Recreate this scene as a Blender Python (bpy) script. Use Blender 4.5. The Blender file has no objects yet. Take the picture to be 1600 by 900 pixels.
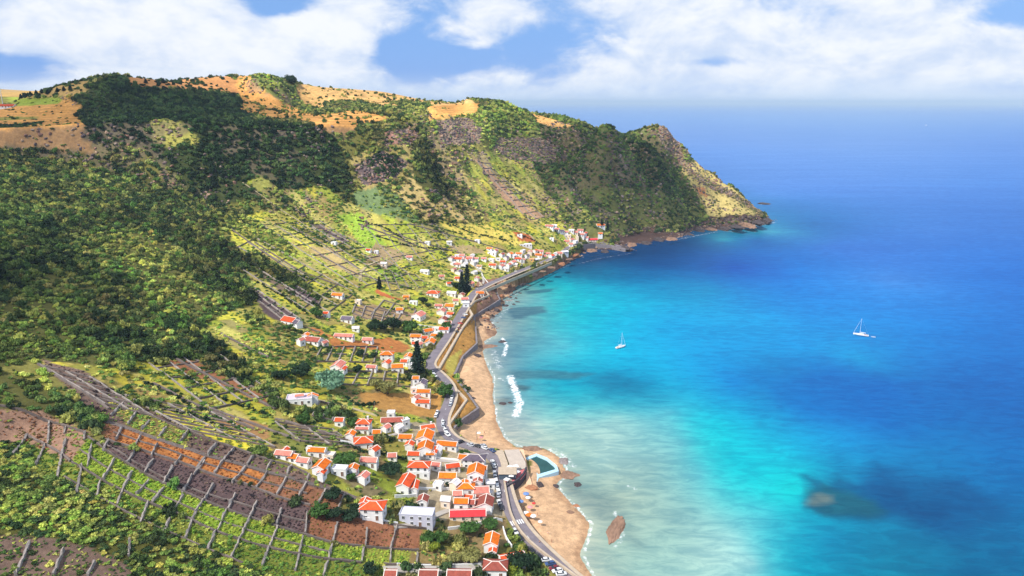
import bpy, bmesh, math, random
import numpy as np
from mathutils import Vector, Matrix
random.seed(7); rng = np.random.default_rng(7)
S = bpy.context.scene
COL = S.collection
R = math.radians

# ---------------------------------------------------------------- camera
CAM_H = 180.0
FPX = 1081.0                      # focal length in pixels of a 1600 px wide frame
PITCH = math.atan(290.0 / FPX)    # the sea horizon lies 290 px above the middle
cam = bpy.data.cameras.new('camera'); cam.sensor_width = 36.0; cam.lens = 36.0 * FPX / 1600.0
cam.clip_start = 1.0; cam.clip_end = 200000.0
camo = bpy.data.objects.new('camera', cam); COL.objects.link(camo)
camo.location = (0, 0, CAM_H); camo.rotation_euler = (math.pi / 2 - PITCH, 0, 0)
S.camera = camo

# ---------------------------------------------------------------- sun, sky, exposure
SUN = Vector((-0.50, -0.40, 0.77)).normalized()      # towards the sun
sl = bpy.data.lights.new('sun', 'SUN'); sl.energy = 4.2; sl.angle = R(0.6); sl.color = (1.0, 0.955, 0.88)
so = bpy.data.objects.new('sun', sl); COL.objects.link(so); so.location = (-300, -200, 600)
so.rotation_euler = SUN.to_track_quat('Z', 'Y').to_euler()
S.view_settings.view_transform = 'Standard'; S.view_settings.look = 'None'
S.view_settings.exposure = 0.28; S.view_settings.gamma = 1.0

S.cycles.max_bounces = 5; S.cycles.diffuse_bounces = 3; S.cycles.glossy_bounces = 2; S.cycles.transparent_max_bounces = 6; S.cycles.volume_bounces = 0
W = bpy.data.worlds.new('World'); S.world = W; W.use_nodes = True
class NT:
    """a short hand for building node trees"""
    def __init__(s, nt): s.nt = nt
    def n(s, typ, **kw):
        nd = s.nt.nodes.new(typ)
        for k, v in kw.items():
            if k.startswith('i_'):
                key = k[2:]; key = int(key) if key.isdigit() else key.replace('_', ' ')
                nd.inputs[key].default_value = v
            else: setattr(nd, k, v)
        return nd
    def l(s, a, b): s.nt.links.new(a, b)
    def math(s, op, a, b=None, c=None, clamp=False):
        nd = s.nt.nodes.new('ShaderNodeMath'); nd.operation = op; nd.use_clamp = clamp
        for i, x in enumerate((a, b, c)):
            if x is None: continue
            if isinstance(x, (int, float)): nd.inputs[i].default_value = x
            else: s.l(x, nd.inputs[i])
        return nd.outputs[0]
    def mix(s, f, a, b, blend='MIX'):
        nd = s.nt.nodes.new('ShaderNodeMix'); nd.data_type = 'RGBA'; nd.blend_type = blend
        for i, x in ((0, f), (6, a), (7, b)):
            if isinstance(x, (int, float)): nd.inputs[i].default_value = x
            elif isinstance(x, tuple): nd.inputs[i].default_value = x if len(x) == 4 else x + (1,)
            else: s.l(x, nd.inputs[i])
        return nd.outputs[2]
    def ramp(s, x, lo, hi, a=0.0, b=1.0):
        nd = s.nt.nodes.new('ShaderNodeMapRange'); nd.interpolation_type = 'SMOOTHSTEP'
        s.l(x, nd.inputs[0]); nd.inputs[1].default_value = lo; nd.inputs[2].default_value = hi
        nd.inputs[3].default_value = a; nd.inputs[4].default_value = b
        return nd.outputs[0]
    def noise(s, vec, scale, detail=4, rough=0.55, dist=0.0, out=0):
        nd = s.n('ShaderNodeTexNoise'); nd.inputs['Scale'].default_value = scale
        nd.inputs['Detail'].default_value = detail; nd.inputs['Roughness'].default_value = rough
        nd.inputs['Distortion'].default_value = dist
        if vec is not None: s.l(vec, nd.inputs['Vector'])
        return nd.outputs[out]
W.cycles.sampling_method = 'MANUAL'; W.cycles.sample_map_resolution = 512
W.node_tree.nodes.clear()
w = NT(W.node_tree)
sky = w.n('ShaderNodeTexSky'); sky.sky_type = 'NISHITA'; sky.sun_disc = False
sky.sun_elevation = math.asin(SUN.z); sky.sun_rotation = math.atan2(SUN.x, SUN.y)
sky.altitude = 100; sky.air_density = 1.0; sky.dust_density = 0.6; sky.ozone_density = 2.0
SKY_K = 0.11
tc = w.n('ShaderNodeTexCoord')
sep = w.n('ShaderNodeSeparateXYZ'); w.l(tc.outputs['Generated'], sep.inputs[0])
az = w.math('ARCTAN2', sep.outputs[0], sep.outputs[1]); el = w.math('ARCSINE', sep.outputs[2])
comb = w.n('ShaderNodeCombineXYZ'); w.l(w.math('MULTIPLY', sep.outputs[0], 1.0), comb.inputs[0])
w.l(sep.outputs[1], comb.inputs[1]); w.l(w.math('MULTIPLY', sep.outputs[2], 1.9), comb.inputs[2])
cov = w.noise(comb.outputs[0], 3.1, 7, 0.56, 0.25)
fine = w.noise(comb.outputs[0], 11.0, 5, 0.6, 0.3)
def pxdir(u, v):
    dx = u - 800.0; dy = FPX * math.cos(PITCH) + (450 - v) * math.sin(PITCH); dz = -FPX * math.sin(PITCH) + (450 - v) * math.cos(PITCH)
    return math.atan2(dx, dy), math.atan2(dz, math.hypot(dx, dy))
def blob(u, v, ru, rv, amp):
    """one cumulus bank (amp > 0) or one gap of blue (amp < 0), by azimuth and elevation"""
    a0, e0 = pxdir(u, v)
    da = w.math('MULTIPLY', w.math('SUBTRACT', az, a0), FPX / ru); de = w.math('MULTIPLY', w.math('SUBTRACT', el, e0), FPX / rv)
    q = w.math('ADD', w.math('MULTIPLY', da, da), w.math('MULTIPLY', de, de))
    return w.math('MULTIPLY', w.math('EXPONENT', w.math('MULTIPLY', q, -1.0)), amp)
off = w.n('ShaderNodeVectorMath'); off.operation = 'ADD'; w.l(comb.outputs[0], off.inputs[0]); off.inputs[1].default_value = (-.012, 0, .040)
relief = w.math('SUBTRACT', w.math('ADD', w.math('MULTIPLY', cov, 1.0), w.math('MULTIPLY', fine, .5)), w.math('ADD', w.math('MULTIPLY', w.noise(off.outputs[0], 3.1, 7, 0.56, 0.25), 1.0), w.math('MULTIPLY', w.noise(off.outputs[0], 11.0, 5, .6, .3), .5)))
acc = w.math('ADD', w.math('MULTIPLY', cov, 0.9), w.math('MULTIPLY', fine, 0.55))
for b in ((240, 45, 170, 62, .34), (60, 45, 90, 42, .22), (560, 50, 100, 55, .26), (790, 25, 80, 40, .2), (1090, 55, 120, 62, .30),
          (1440, 85, 170, 45, .26), (1080, 125, 70, 22, .16), (480, 130, 120, 25, .14), (300, 115, 160, 18, .05),
          (20, 106, 80, 20, -0.36), (425, 10, 48, 26, -0.43), (115, 8, 30, 8, -0.22), (612, 72, 66, 36, -0.36), (700, 92, 70, 22, -0.22), (835, 62, 50, 40, -0.22), (250, 62, 14, 12, -0.12),
          (1108, 97, 60, 9, -0.22), (1260, 30, 70, 40, -0.16), (1560, 30, 70, 14, -0.22), (960, 60, 60, 30, -0.10), (1350, 130, 200, 12, -0.07)):
    acc = w.math('ADD', acc, blob(*b))
cl = w.ramp(acc, 0.60, 0.82)
hz = w.ramp(el, R(-0.3), R(2.6), 1.0, 0.0)
skyc = w.mix(1.0, sky.outputs[0], (SKY_K, SKY_K, SKY_K), 'MULTIPLY')
skyc = w.mix(w.ramp(el, R(20), R(-1), .15, .75), skyc, (.07, .27, 0.80))
shade = w.ramp(w.math('ADD', relief, w.math('MULTIPLY', acc, .22)), .02, .34)
cloudc = w.mix(shade, (.52, .62, .80), (.82, .84, .87))
c1 = w.mix(w.math('MULTIPLY', cl, .97), skyc, cloudc)
c2 = w.mix(w.math('MULTIPLY', hz, .8), c1, (.60, .70, .85))
bg = w.n('ShaderNodeBackground'); w.l(c2, bg.inputs[0]); bg.inputs[1].default_value = 1.0
wo = w.n('ShaderNodeOutputWorld'); w.l(bg.outputs[0], wo.inputs[0])
# ---------------------------------------------------------------- survey: bearings to points of the place
CP, SP = math.cos(PITCH), math.sin(PITCH)
def ray(u, v):
    return np.array([u - 800.0, FPX * CP + (450.0 - v) * SP, -FPX * SP + (450.0 - v) * CP])
def at(u, v, h=0.0):
    """the point at height h seen under the bearing (u, v)"""
    d = ray(u, v); t = (h - CAM_H) / d[2]
    return np.array([d[0] * t, d[1] * t, h])
def proj(x, y, z):
    """bearing (u, v) under which a point of the place is seen from the camera"""
    dz = z - CAM_H
    f = y * CP - dz * SP; up = y * SP + dz * CP
    f = np.where(f < 1, 1, f)
    return 800 + FPX * x / f, 450 - FPX * up / f
def inpoly(px, py, poly):
    p = np.asarray(poly, float); x1, y1 = p[:, 0], p[:, 1]; x2, y2 = np.roll(x1, -1), np.roll(y1, -1)
    r = np.zeros(px.shape, bool)
    m = (px >= x1.min()) & (px <= x1.max()) & (py >= y1.min()) & (py <= y1.max())
    if not m.any(): return r
    a, b = px[m], py[m]; q = np.zeros(a.shape, bool)
    for i in range(len(p)):
        if y1[i] == y2[i]: continue
        c = ((y1[i] > b) != (y2[i] > b)) & (a < (x2[i] - x1[i]) * (b - y1[i]) / (y2[i] - y1[i]) + x1[i])
        q ^= c
    r[m] = q
    return r
def segdist(x, y, pts, closed=False):
    """distance to a polyline and the index+fraction of the nearest place on it"""
    p = np.asarray(pts, float)[:, :2]; n = len(p); best = np.full(x.shape, 1e18); par = np.zeros(x.shape)
    for i in range(n if closed else n - 1):
        a = p[i]; b = p[(i + 1) % n]; d = b - a; L = max(d @ d, 1e-9)
        t = np.clip(((x - a[0]) * d[0] + (y - a[1]) * d[1]) / L, 0, 1)
        q = (x - a[0] - t * d[0]) ** 2 + (y - a[1] - t * d[1]) ** 2
        m = q < best; best = np.where(m, q, best); par = np.where(m, i + t, par)
    return np.sqrt(best), par
def _hash(ix, iy, seed):
    h = (ix.astype(np.int64) * 374761393 + iy.astype(np.int64) * 668265263 + seed * 1442695041) & 0x7fffffff
    h = ((h ^ (h >> 13)) * 1274126177) & 0x7fffffff
    return ((h ^ (h >> 16)) & 0xffff) / 65535.0
def vnoise(x, y, seed=0):
    ix = np.floor(x); iy = np.floor(y); fx = x - ix; fy = y - iy
    fx = fx * fx * (3 - 2 * fx); fy = fy * fy * (3 - 2 * fy)
    a = _hash(ix, iy, seed); b = _hash(ix + 1, iy, seed); c = _hash(ix, iy + 1, seed); d = _hash(ix + 1, iy + 1, seed)
    return (a + (b - a) * fx) * (1 - fy) + (c + (d - c) * fx) * fy
def fbm(x, y, scale, octv=4, seed=0, gain=0.5):
    s = 0.0; amp = 1.0; tot = 0.0
    for o in range(octv):
        s = s + amp * vnoise(x / scale * 2 ** o + 17.3 * o, y / scale * 2 ** o - 9.1 * o, seed + o); tot += amp; amp *= gain
    return s / tot * 2 - 1

# coast: water line, seen part from near to far, then round the back of the headland
COAST_UV = [(960, 960), (925, 900), (906, 868), (917, 838), (921, 818), (898, 792), (880, 772), (868, 758), (884, 742), (876, 716), (850, 700),
    (808, 699), (788, 684), (775, 655), (769, 620), (770, 592), (757, 562), (753, 538), (774, 521), (764, 500), (786, 482), (796, 462), (812, 440),
    (850, 424), (882, 412), (906, 400), (898, 394), (925, 389), (982, 391), (972, 383), (1005, 379), (1062, 371), (1082, 360), (1140, 358), (1204, 345)]
coast = [at(u, v)[:2] for u, v in COAST_UV]
coast = [np.array(p) for p in ((130, -300), (110, -60), (85, 60), (60, 150))] + coast + [np.array(p) for p in
    ((418, 1150), (380, 1200), (300, 1280), (150, 1400), (0, 1560), (-200, 1800), (-900, 2600), (-3000, 3000), (-3000, -300))]
coast = np.array(coast)

UVH = [  # (u, v, height)
 # beach and shore
 (800,800,3),(850,860,3),(890,900,3),(740,690,3),(720,650,3),(740,580,3.2),(752,520,3.5),(775,470,3),(825,432,4),(870,413,4),(830,745,3.5),(845,800,2),(880,840,1.6),(760,600,1.5),(758,640,1.6),
 # the road and the foot of the village
 (890,905,7),(860,874,7),(820,838,7.2),(796,800,7.5),(783,760,7.5),(775,722,7.5),(740,698,8),(705,684,9),(688,665,9.5),(695,640,10),(707,614,11),
 (690,588,12),(670,572,12.5),(690,540,13),(712,505,13.5),(730,470,14),(745,452,14),(800,428,14),(858,405,12),(890,388,11),(930,380,7),
 (653,800,15),(585,790,21),(700,743,12.5),(655,726,15),(634,754,16.5),(568,743,24),(500,726,31),(445,708,37),(569,659,26),(531,657,30),(467,621,43),
 (613,656,18.5),(660,612,16.5),(605,553,26),(528,571,38),(490,531,47),(454,499,56),(537,524,43),(543,497,46),(654,491,27),(635,464,33),(528,460,53),
 (692,505,17.5),(716,425,25),(769,404,24),(821,380,29),(860,353,30),(893,373,16),(938,351,25),(925,371,13),(790,870,10),(650,890,13),(760,840,9),
 # vineyard apron
 (570,860,17.5),(475,836,23.5),(353,797,32),(230,743,42),(112,723,49),(0,640,58),(560,780,22),(420,739,33),(277,697,44),(187,665,52),(300,900,30),(0,900,43),(0,750,51),(480,900,22),
 (300,600,46),(400,640,38),(100,570,62),(200,500,65),(400,540,49),
 # left cliff and plateau edge
 (0,550,78),(0,470,94),(0,400,110),(0,350,122),(0,300,135),(0,236,152),(100,500,77),(100,450,90),(100,380,109),(100,300,133),(100,245,149),(150,237,147),(200,440,76),(200,380,97),(200,340,109),(200,300,122),(200,240,142),(0,200,155.5),(130,185,162),(0,166,175),
 (300,500,58),(300,440,70),(300,400,84),(300,350,100),(300,300,118),(300,240,141),(300,200,156),(300,182,165),(380,450,60),
 # the middle slopes
 (400,450,62),(400,400,74),(400,350,90),(400,300,110),(400,240,137),(400,200,154),(450,400,63),(450,350,81),(450,300,101),(450,230,137),(450,190,158),(550,450,46),(550,400,58),(550,350,75),(550,300,99),(550,240,131),(550,206,149),(600,176,167),
 (650,400,41),(650,350,61),(650,300,88),(650,240,123),(650,196,152),(750,350,43),(750,300,72),(750,240,115),(750,201,145),(700,260,104),
 # headland
 (850,300,64),(850,240,108),(850,199,144),(900,208,135),(900,300,62),(900,250,97),(950,300,60),(950,250,97),(950,216,129),(1030,226,117),(1050,300,54),(1050,250,93),
 (1100,263,79),(1100,320,29),(1150,302,40),(1180,326,15),(1000,350,14),(1000,300,57),(950,360,13),
]
XYH = [tuple(at(u, v, h)) for u, v, h in UVH]
def skyl(u, v, t):
    d = ray(u, v); return (d[0] * t, d[1] * t, CAM_H + d[2] * t)
XYH += [skyl(180, 122, .85), skyl(130, 127, .95), skyl(60, 150, .95), skyl(10, 150, .95), skyl(300, 124, 1.0), skyl(250, 130, .98), skyl(345, 132, .98), skyl(380, 152, .95), skyl(395, 122, 1.02), skyl(440, 134, 1.02), skyl(452, 160, 1.0),
        skyl(530, 139, 1.15), skyl(600, 144, 1.15), skyl(480, 140, 1.15), skyl(660, 156, 1.1), skyl(700, 160, 1.06), skyl(740, 160, 1.0), skyl(775, 158, 1.0), skyl(800, 172, 1.0), skyl(830, 187, .99),
        skyl(870, 194, 1.07), skyl(930, 203, 1.05), skyl(1000, 207, 1.03), skyl(1045, 219, 1.0), skyl(1070, 240, 1.02)]
XYH += [(p[0], p[1], 0.0) for p in coast[4:40]]
XYH += [(-30,1270,150),(150,1240,60),(240,1200,60),(320,1180,35),(-200,1500,165),(-600,1500,190),(-1000,1400,190),(-1100,900,175),(-800,500,158),(-560,300,150),(-440,150,120),
        (-330,50,90),(-180,60,52),(0,0,22),(-100,-100,38),(60,60,9),(-60,120,25),(100,-100,5),(-900,2200,180),(-1500,1500,190),(-1500,400,170)]
XYH = np.array(XYH)
def tps_fit(P, lam=.4):
    s = 300.0; X = P[:, :2] / s; n = len(X)
    r2 = ((X[:, None] - X[None]) ** 2).sum(-1); K = 0.5 * r2 * np.log(r2 + 1e-12) + lam * 1e-4 * np.eye(n)
    A = np.zeros((n + 3, n + 3)); A[:n, :n] = K; A[:n, n] = 1; A[:n, n + 1:] = X; A[n, :n] = 1; A[n + 1:, :n] = X.T
    c = np.linalg.solve(A, np.r_[P[:, 2], 0, 0, 0])
    def f(x, y):
        sh = x.shape; x = x.ravel() / s; y = y.ravel() / s; o = c[n] + c[n + 1] * x + c[n + 2] * y
        for i in range(n):
            q = (x - X[i, 0]) ** 2 + (y - X[i, 1]) ** 2
            o = o + c[i] * 0.5 * q * np.log(q + 1e-12)
        return o.reshape(sh)
    return f

def axis(parts):
    o = [parts[0][0]]
    for a, b, st in parts:
        k = max(1, int(round((b - a) / st))); o += list(np.linspace(a, b, k + 1)[1:])
    return np.array(o)
GX = axis([(-2400, -1200, 60), (-1200, -620, 14), (-620, -300, 4), (-300, 60, 1.4), (60, 460, 3.0)])
GY = axis([(-200, 90, 15), (90, 340, 1.5), (340, 640, 2.0), (640, 1180, 2.8), (1180, 1500, 12), (1500, 2400, 60)])
MX, MY = np.meshgrid(GX, GY, indexing='ij')
MZ = tps_fit(XYH)(MX, MY)
cd, _ = segdist(MX, MY, coast, True)
inside = inpoly(MX, MY, coast)
sd = np.where(inside, cd, -cd)
MZ = np.clip(MZ, -20, 240)

BEACH_UV = [  # landward side is the foot of the sea walls
 ([(1000,960),(925,960),(905,912),(845,862),(806,812),(796,772),(800,765),(815,752),(826,742),(832,720),(815,706),(770,702),(735,694),(712,676),(708,672),(720,658),(747,640),(731,616),(710,592),(712,580),(724,557),(746,537),(745,511),
   (741,494),(760,483),(781,468),(772,449),(795,445),(830,436),(870,418),(905,402),(920,420),(800,520),(800,690),(900,700),(960,800),(960,900)], 3.2)]
bp = np.array([at(u, v, 3.0)[:2] for u, v in BEACH_UV[0][0]])
beach = inpoly(MX, MY, bp)
MZ = np.where(beach, np.minimum(MZ, 3.6), MZ)

# ruggedness: gullies and spurs on the steep wild slopes, little on the apron
gx = np.gradient(MZ, GX, axis=0); gy = np.gradient(MZ, GY, axis=1); slope = np.hypot(gx, gy)
wild = np.clip((slope - 0.27) / 0.25, 0, 1) * np.clip((MZ - 46) / 25, 0, 1) * np.clip((260 - MZ) / 60, 0, 1) * np.where(MX > -60, np.clip(1 - (MX + 60) / 60, .35, 1), 1)
_a = MX * .80 - MY * .60; _b = MX * .60 + MY * .80
GUL = wild * (46 * (np.abs(fbm(_a * .25, _b, 95, 2, 21)) - .2) + 18 * (np.abs(fbm(_a * .30, _b, 36, 3, 23)) - .2))
for uvh, hh, wd in (([(150,237,146),(200,300,112),(250,380,90),(310,440,70),(370,500,55)], 13, 20), ([(60,300,128),(110,385,100),(190,440,80),(235,500,62)], 12, 16), ([(0,330,124),(40,420,98),(100,500,76)], 10, 16), ([(300,245,134),(360,300,104),(430,360,76)], 8, 14), ([(600,205,146),(620,250,115),(650,300,82)], 10, 16), ([(735,190,150),(745,240,111),(760,290,74)], 9, 14)):
    d_, _ = segdist(MX, MY, [at(*q) for q in uvh]); GUL = GUL + hh * (np.exp(-(d_ / wd) ** 2) - .45 * np.exp(-((d_ - 2.1 * wd) / wd) ** 2)) * np.clip((MZ - 40) / 25, 0, 1)
MZ = MZ + .55 * (GUL - wild * (46 * (np.abs(fbm(_a * .25, _b, 95, 2, 21)) - .2) + 18 * (np.abs(fbm(_a * .30, _b, 36, 3, 23)) - .2)))
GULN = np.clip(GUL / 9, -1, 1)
MZ = MZ + wild * (7.0 * fbm(MX, MY, 70, 4, 3) + 3.4 * fbm(MX, MY, 21, 4, 8) + 46 * (np.abs(fbm(_a * .25, _b, 95, 2, 21)) - .2) + 18 * (np.abs(fbm(_a * .30, _b, 36, 3, 23)) - .2))
face = np.clip((MX - 20) / 60, 0, 1) * np.clip((MZ - 14) / 30, 0, 1) * np.clip((128 - MZ) / 30, 0, 1)
MZ = MZ + face * (34 * (np.abs(fbm(MX + .35 * MY, MY * .3, 48, 3, 25)) - .2) + 3 * fbm(MX, MY, 14, 4, 27)) + 0.5 * fbm(MX, MY, 30, 3, 5) * np.clip(MZ / 20, 0, 1)
rocky = np.clip((MX - 90) / 60, 0, 1) * np.clip(1 - cd / 45, 0, 1)
MZ = MZ + rocky * 3.5 * fbm(MX, MY, 12, 4, 12) * np.clip(cd / 6, 0, 1)
MZ = np.where(sd > 0, np.maximum(MZ, np.minimum(0.10 * sd, 0.8 + .02 * sd)), np.maximum(-14, 0.10 * sd - 0.05))
MZ = np.where(sd > 0, np.minimum(MZ, 0.25 + 0.95 * sd * np.clip(.28 + (MY - 700) / 220, .28, 2.2)), MZ)
shore = np.exp(-((sd - 3) / 5.0) ** 2) * inpoly(*proj(MX, MY, MZ), [(700,395),(1230,300),(1230,420),(905,420),(820,520),(735,555),(735,470)])
MZ = MZ + shore * 1.3 * fbm(MX, MY, 7, 3, 31)

# roads: (u, v, height) of the middle line, width
ROADS = {
 'coast_road': ([(925,930,7),(890,902,7),(860,874,7),(838,853,7),(820,834,7.2),(803,810,7.4),(791,780,7.5),(784,750,7.5),(777,722,7.6),(766,708,7.8),(740,699,8),(715,692,8.6),(699,682,9),(690,668,9.5),(690,652,9.8),(700,632,10.4),(705,616,11),
   (700,600,11.6),(684,584,12.2),(668,571,12.6),(678,555,12.8),(694,532,13.1),(708,510,13.4),(722,487,13.7),(733,468,14),(742,455,14.2),(765,443,14.2),(800,428,14),(830,416,13),(858,405,12.2),(878,394,11.5),(890,385,10.5),(905,379,9),(930,378,7),(960,382,4),(978,387,2.5)], 6.2),
}
def smooth_line(pts, step=4.0):
    p = np.array(pts, float); d = np.r_[0, np.cumsum(np.hypot(*np.diff(p[:, :2], axis=0).T))]
    n = max(2, int(d[-1] / step)); s = np.linspace(0, d[-1], n); q = np.stack([np.interp(s, d, p[:, k]) for k in range(p.shape[1])], 1)
    for _ in range(3):
        r = q.copy(); r[1:-1] = (q[:-2] + 2 * q[1:-1] + q[2:]) / 4; q = r
    return q
ROADL = {k: (smooth_line([tuple(at(*a)) for a in v[0]]), v[1]) for k, v in ROADS.items()}
def carve(line, half, soft):
    global MZ
    d, par = segdist(MX, MY, line); z = np.interp(par, np.arange(len(line)), line[:, 2])
    k = np.clip(1 - (d - half) / soft, 0, 1); k = k * k * (3 - 2 * k)
    k = np.where(beach, 0, k)
    MZ = MZ * (1 - k) + (z - 0.22) * k
for ln, wd in ROADL.values(): carve(ln, wd / 2 + 1.4, 4.0)

# the grassed embankment between the road and the lower sea wall
EMB = [  # crest line (parapet) and wall-top line with heights
 [(749,441,13.5),(764,462,13),(742,471,13),(732,482,13),(738,492,12.5),(722,513,12.5),(684,579,11.5),(729,625,10),(699,667,9)],
 [(772,449,6),(781,468,6),(741,493,5),(743,511,5.5),(745,537,6),(723,557,6),(709,588,6),(730,614,6),(747,638,6),(718,658,6.5),(706,673,7)]]
crest = [tuple(at(*a)) for a in EMB[0]]; toe = [tuple(at(*a)) for a in EMB[1]]
epoly = np.array([p[:2] for p in crest] + [p[:2] for p in toe[::-1]])
em = inpoly(MX, MY, epoly)
d1, p1 = segdist(MX, MY, crest); d2, p2 = segdist(MX, MY, toe)
z1 = np.interp(p1, np.arange(len(crest)), [p[2] for p in crest]); z2 = np.interp(p2, np.arange(len(toe)), [p[2] for p in toe])
MZ = np.where(em, (z1 * d2 + z2 * d1) / (d1 + d2 + 1e-6), MZ)
GROUND = MZ
def H(x, y):
    x = np.asarray(x, float); y = np.asarray(y, float)
    i = np.clip(np.searchsorted(GX, x) - 1, 0, len(GX) - 2); j = np.clip(np.searchsorted(GY, y) - 1, 0, len(GY) - 2)
    fx = np.clip((x - GX[i]) / (GX[i + 1] - GX[i]), 0, 1); fy = np.clip((y - GY[j]) / (GY[j + 1] - GY[j]), 0, 1)
    return (GROUND[i, j] * (1 - fx) + GROUND[i + 1, j] * fx) * (1 - fy) + (GROUND[i, j + 1] * (1 - fx) + GROUND[i + 1, j + 1] * fx) * fy
def bil(A, x, y):
    i = np.clip(np.searchsorted(GX, x) - 1, 0, len(GX) - 2); j = np.clip(np.searchsorted(GY, y) - 1, 0, len(GY) - 2)
    return A[i, j]
_T = np.r_[np.linspace(.12, .5, 700), np.linspace(.5, 1.4, 900)[1:]]
def on(u, v, up=0.0):
    """the place on the ground that lies under the bearing (u, v)"""
    d = ray(u, v); x = d[0] * _T; y = d[1] * _T; z = CAM_H + d[2] * _T
    g = z - np.maximum(H(x, y), 0) - up; k = np.argmax(g < 0)
    if not (g < 0).any(): k = len(_T) - 1
    if k > 0:
        t = _T[k - 1] + (_T[k] - _T[k - 1]) * g[k - 1] / (g[k - 1] - g[k] + 1e-9)
    else: t = _T[0]
    return np.array([d[0] * t, d[1] * t, float(np.maximum(H(d[0] * t, d[1] * t), 0))])
def rng_px(p):
    """pixels of the 1600 px frame per metre at a place"""
    return FPX / (p[1] * CP - (p[2] - CAM_H) * SP)
# ---------------------------------------------------------------- materials
MATS = {}
def srgb(r, g, b, k=1.0):
    f = lambda c: ((c / 255 + .055) / 1.055) ** 2.4 if c > 10 else c / 255 / 12.92
    return (f(r) * k, f(g) * k, f(b) * k)
def mat(name, rgb, rough=0.8, var=0.15, scale=1.5, bump=0.0, spec=0.3, metallic=0.0, obj_var=0.0, coord='Object'):
    """plain surface with procedural tone variation, grain and relief"""
    if name in MATS: return MATS[name]
    m = bpy.data.materials.new(name); m.use_nodes = True; t = NT(m.node_tree); p = m.node_tree.nodes['Principled BSDF']
    tc = t.n('ShaderNodeTexCoord'); v = tc.outputs[coord]
    n1 = t.noise(v, scale, 5, .6); n2 = t.noise(v, scale * 7, 3, .6)
    f = t.math('ADD', t.math('MULTIPLY', n1, .65), t.math('MULTIPLY', n2, .35))
    a = tuple(c * (1 - var) for c in rgb); b = tuple(min(1, c * (1 + var)) for c in rgb)
    c = t.mix(t.ramp(f, .3, .7), a, b)
    if obj_var:
        oi = t.n('ShaderNodeObjectInfo'); hs = t.n('ShaderNodeHueSaturation')
        t.l(t.ramp(oi.outputs['Random'], 0, 1, 1 - obj_var, 1 + obj_var), hs.inputs['Value'])
        t.l(c, hs.inputs['Color']); c = hs.outputs[0]
    t.l(c, p.inputs['Base Color']); p.inputs['Roughness'].default_value = rough; p.inputs['Metallic'].default_value = metallic
    p.inputs['Specular IOR Level'].default_value = spec
    if bump:
        b = t.n('ShaderNodeBump'); b.inputs['Strength'].default_value = bump; b.inputs['Distance'].default_value = .2
        t.l(f, b.inputs['Height']); t.l(b.outputs[0], p.inputs['Normal'])
    MATS[name] = m
    return m
def tile_mat(name, rgb, var=.34):
    """clay roof tile: rows of barrel tiles running down the slope, weathered patches"""
    if name in MATS: return MATS[name]
    m = bpy.data.materials.new(name); m.use_nodes = True; t = NT(m.node_tree); p = m.node_tree.nodes['Principled BSDF']
    tc = t.n('ShaderNodeTexCoord'); v = tc.outputs['Object']
    n1 = t.noise(v, .55, 5, .65); n2 = t.noise(v, 4.0, 3, .6)
    f = t.math('ADD', t.math('MULTIPLY', n1, .6), t.math('MULTIPLY', n2, .4))
    c = t.mix(t.ramp(f, .32, .68), tuple(x * (1 - var) for x in rgb), tuple(min(1, x * (1 + var * .7)) for x in rgb))
    oi = t.n('ShaderNodeObjectInfo'); hs = t.n('ShaderNodeHueSaturation')
    t.l(t.ramp(oi.outputs['Random'], 0, 1, .82, 1.1), hs.inputs['Value']); t.l(c, hs.inputs['Color'])
    t.l(hs.outputs[0], p.inputs['Base Color']); p.inputs['Roughness'].default_value = .8; p.inputs['Specular IOR Level'].default_value = .2
    wv = t.n('ShaderNodeTexWave'); wv.bands_direction = 'X'; wv.inputs['Scale'].default_value = 1.1; wv.inputs['Distortion'].default_value = .4; t.l(v, wv.inputs['Vector'])
    b = t.n('ShaderNodeBump'); b.inputs['Strength'].default_value = .5; b.inputs['Distance'].default_value = .12
    t.l(wv.outputs['Fac'], b.inputs['Height']); t.l(b.outputs[0], p.inputs['Normal'])
    MATS[name] = m
    return m

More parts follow.
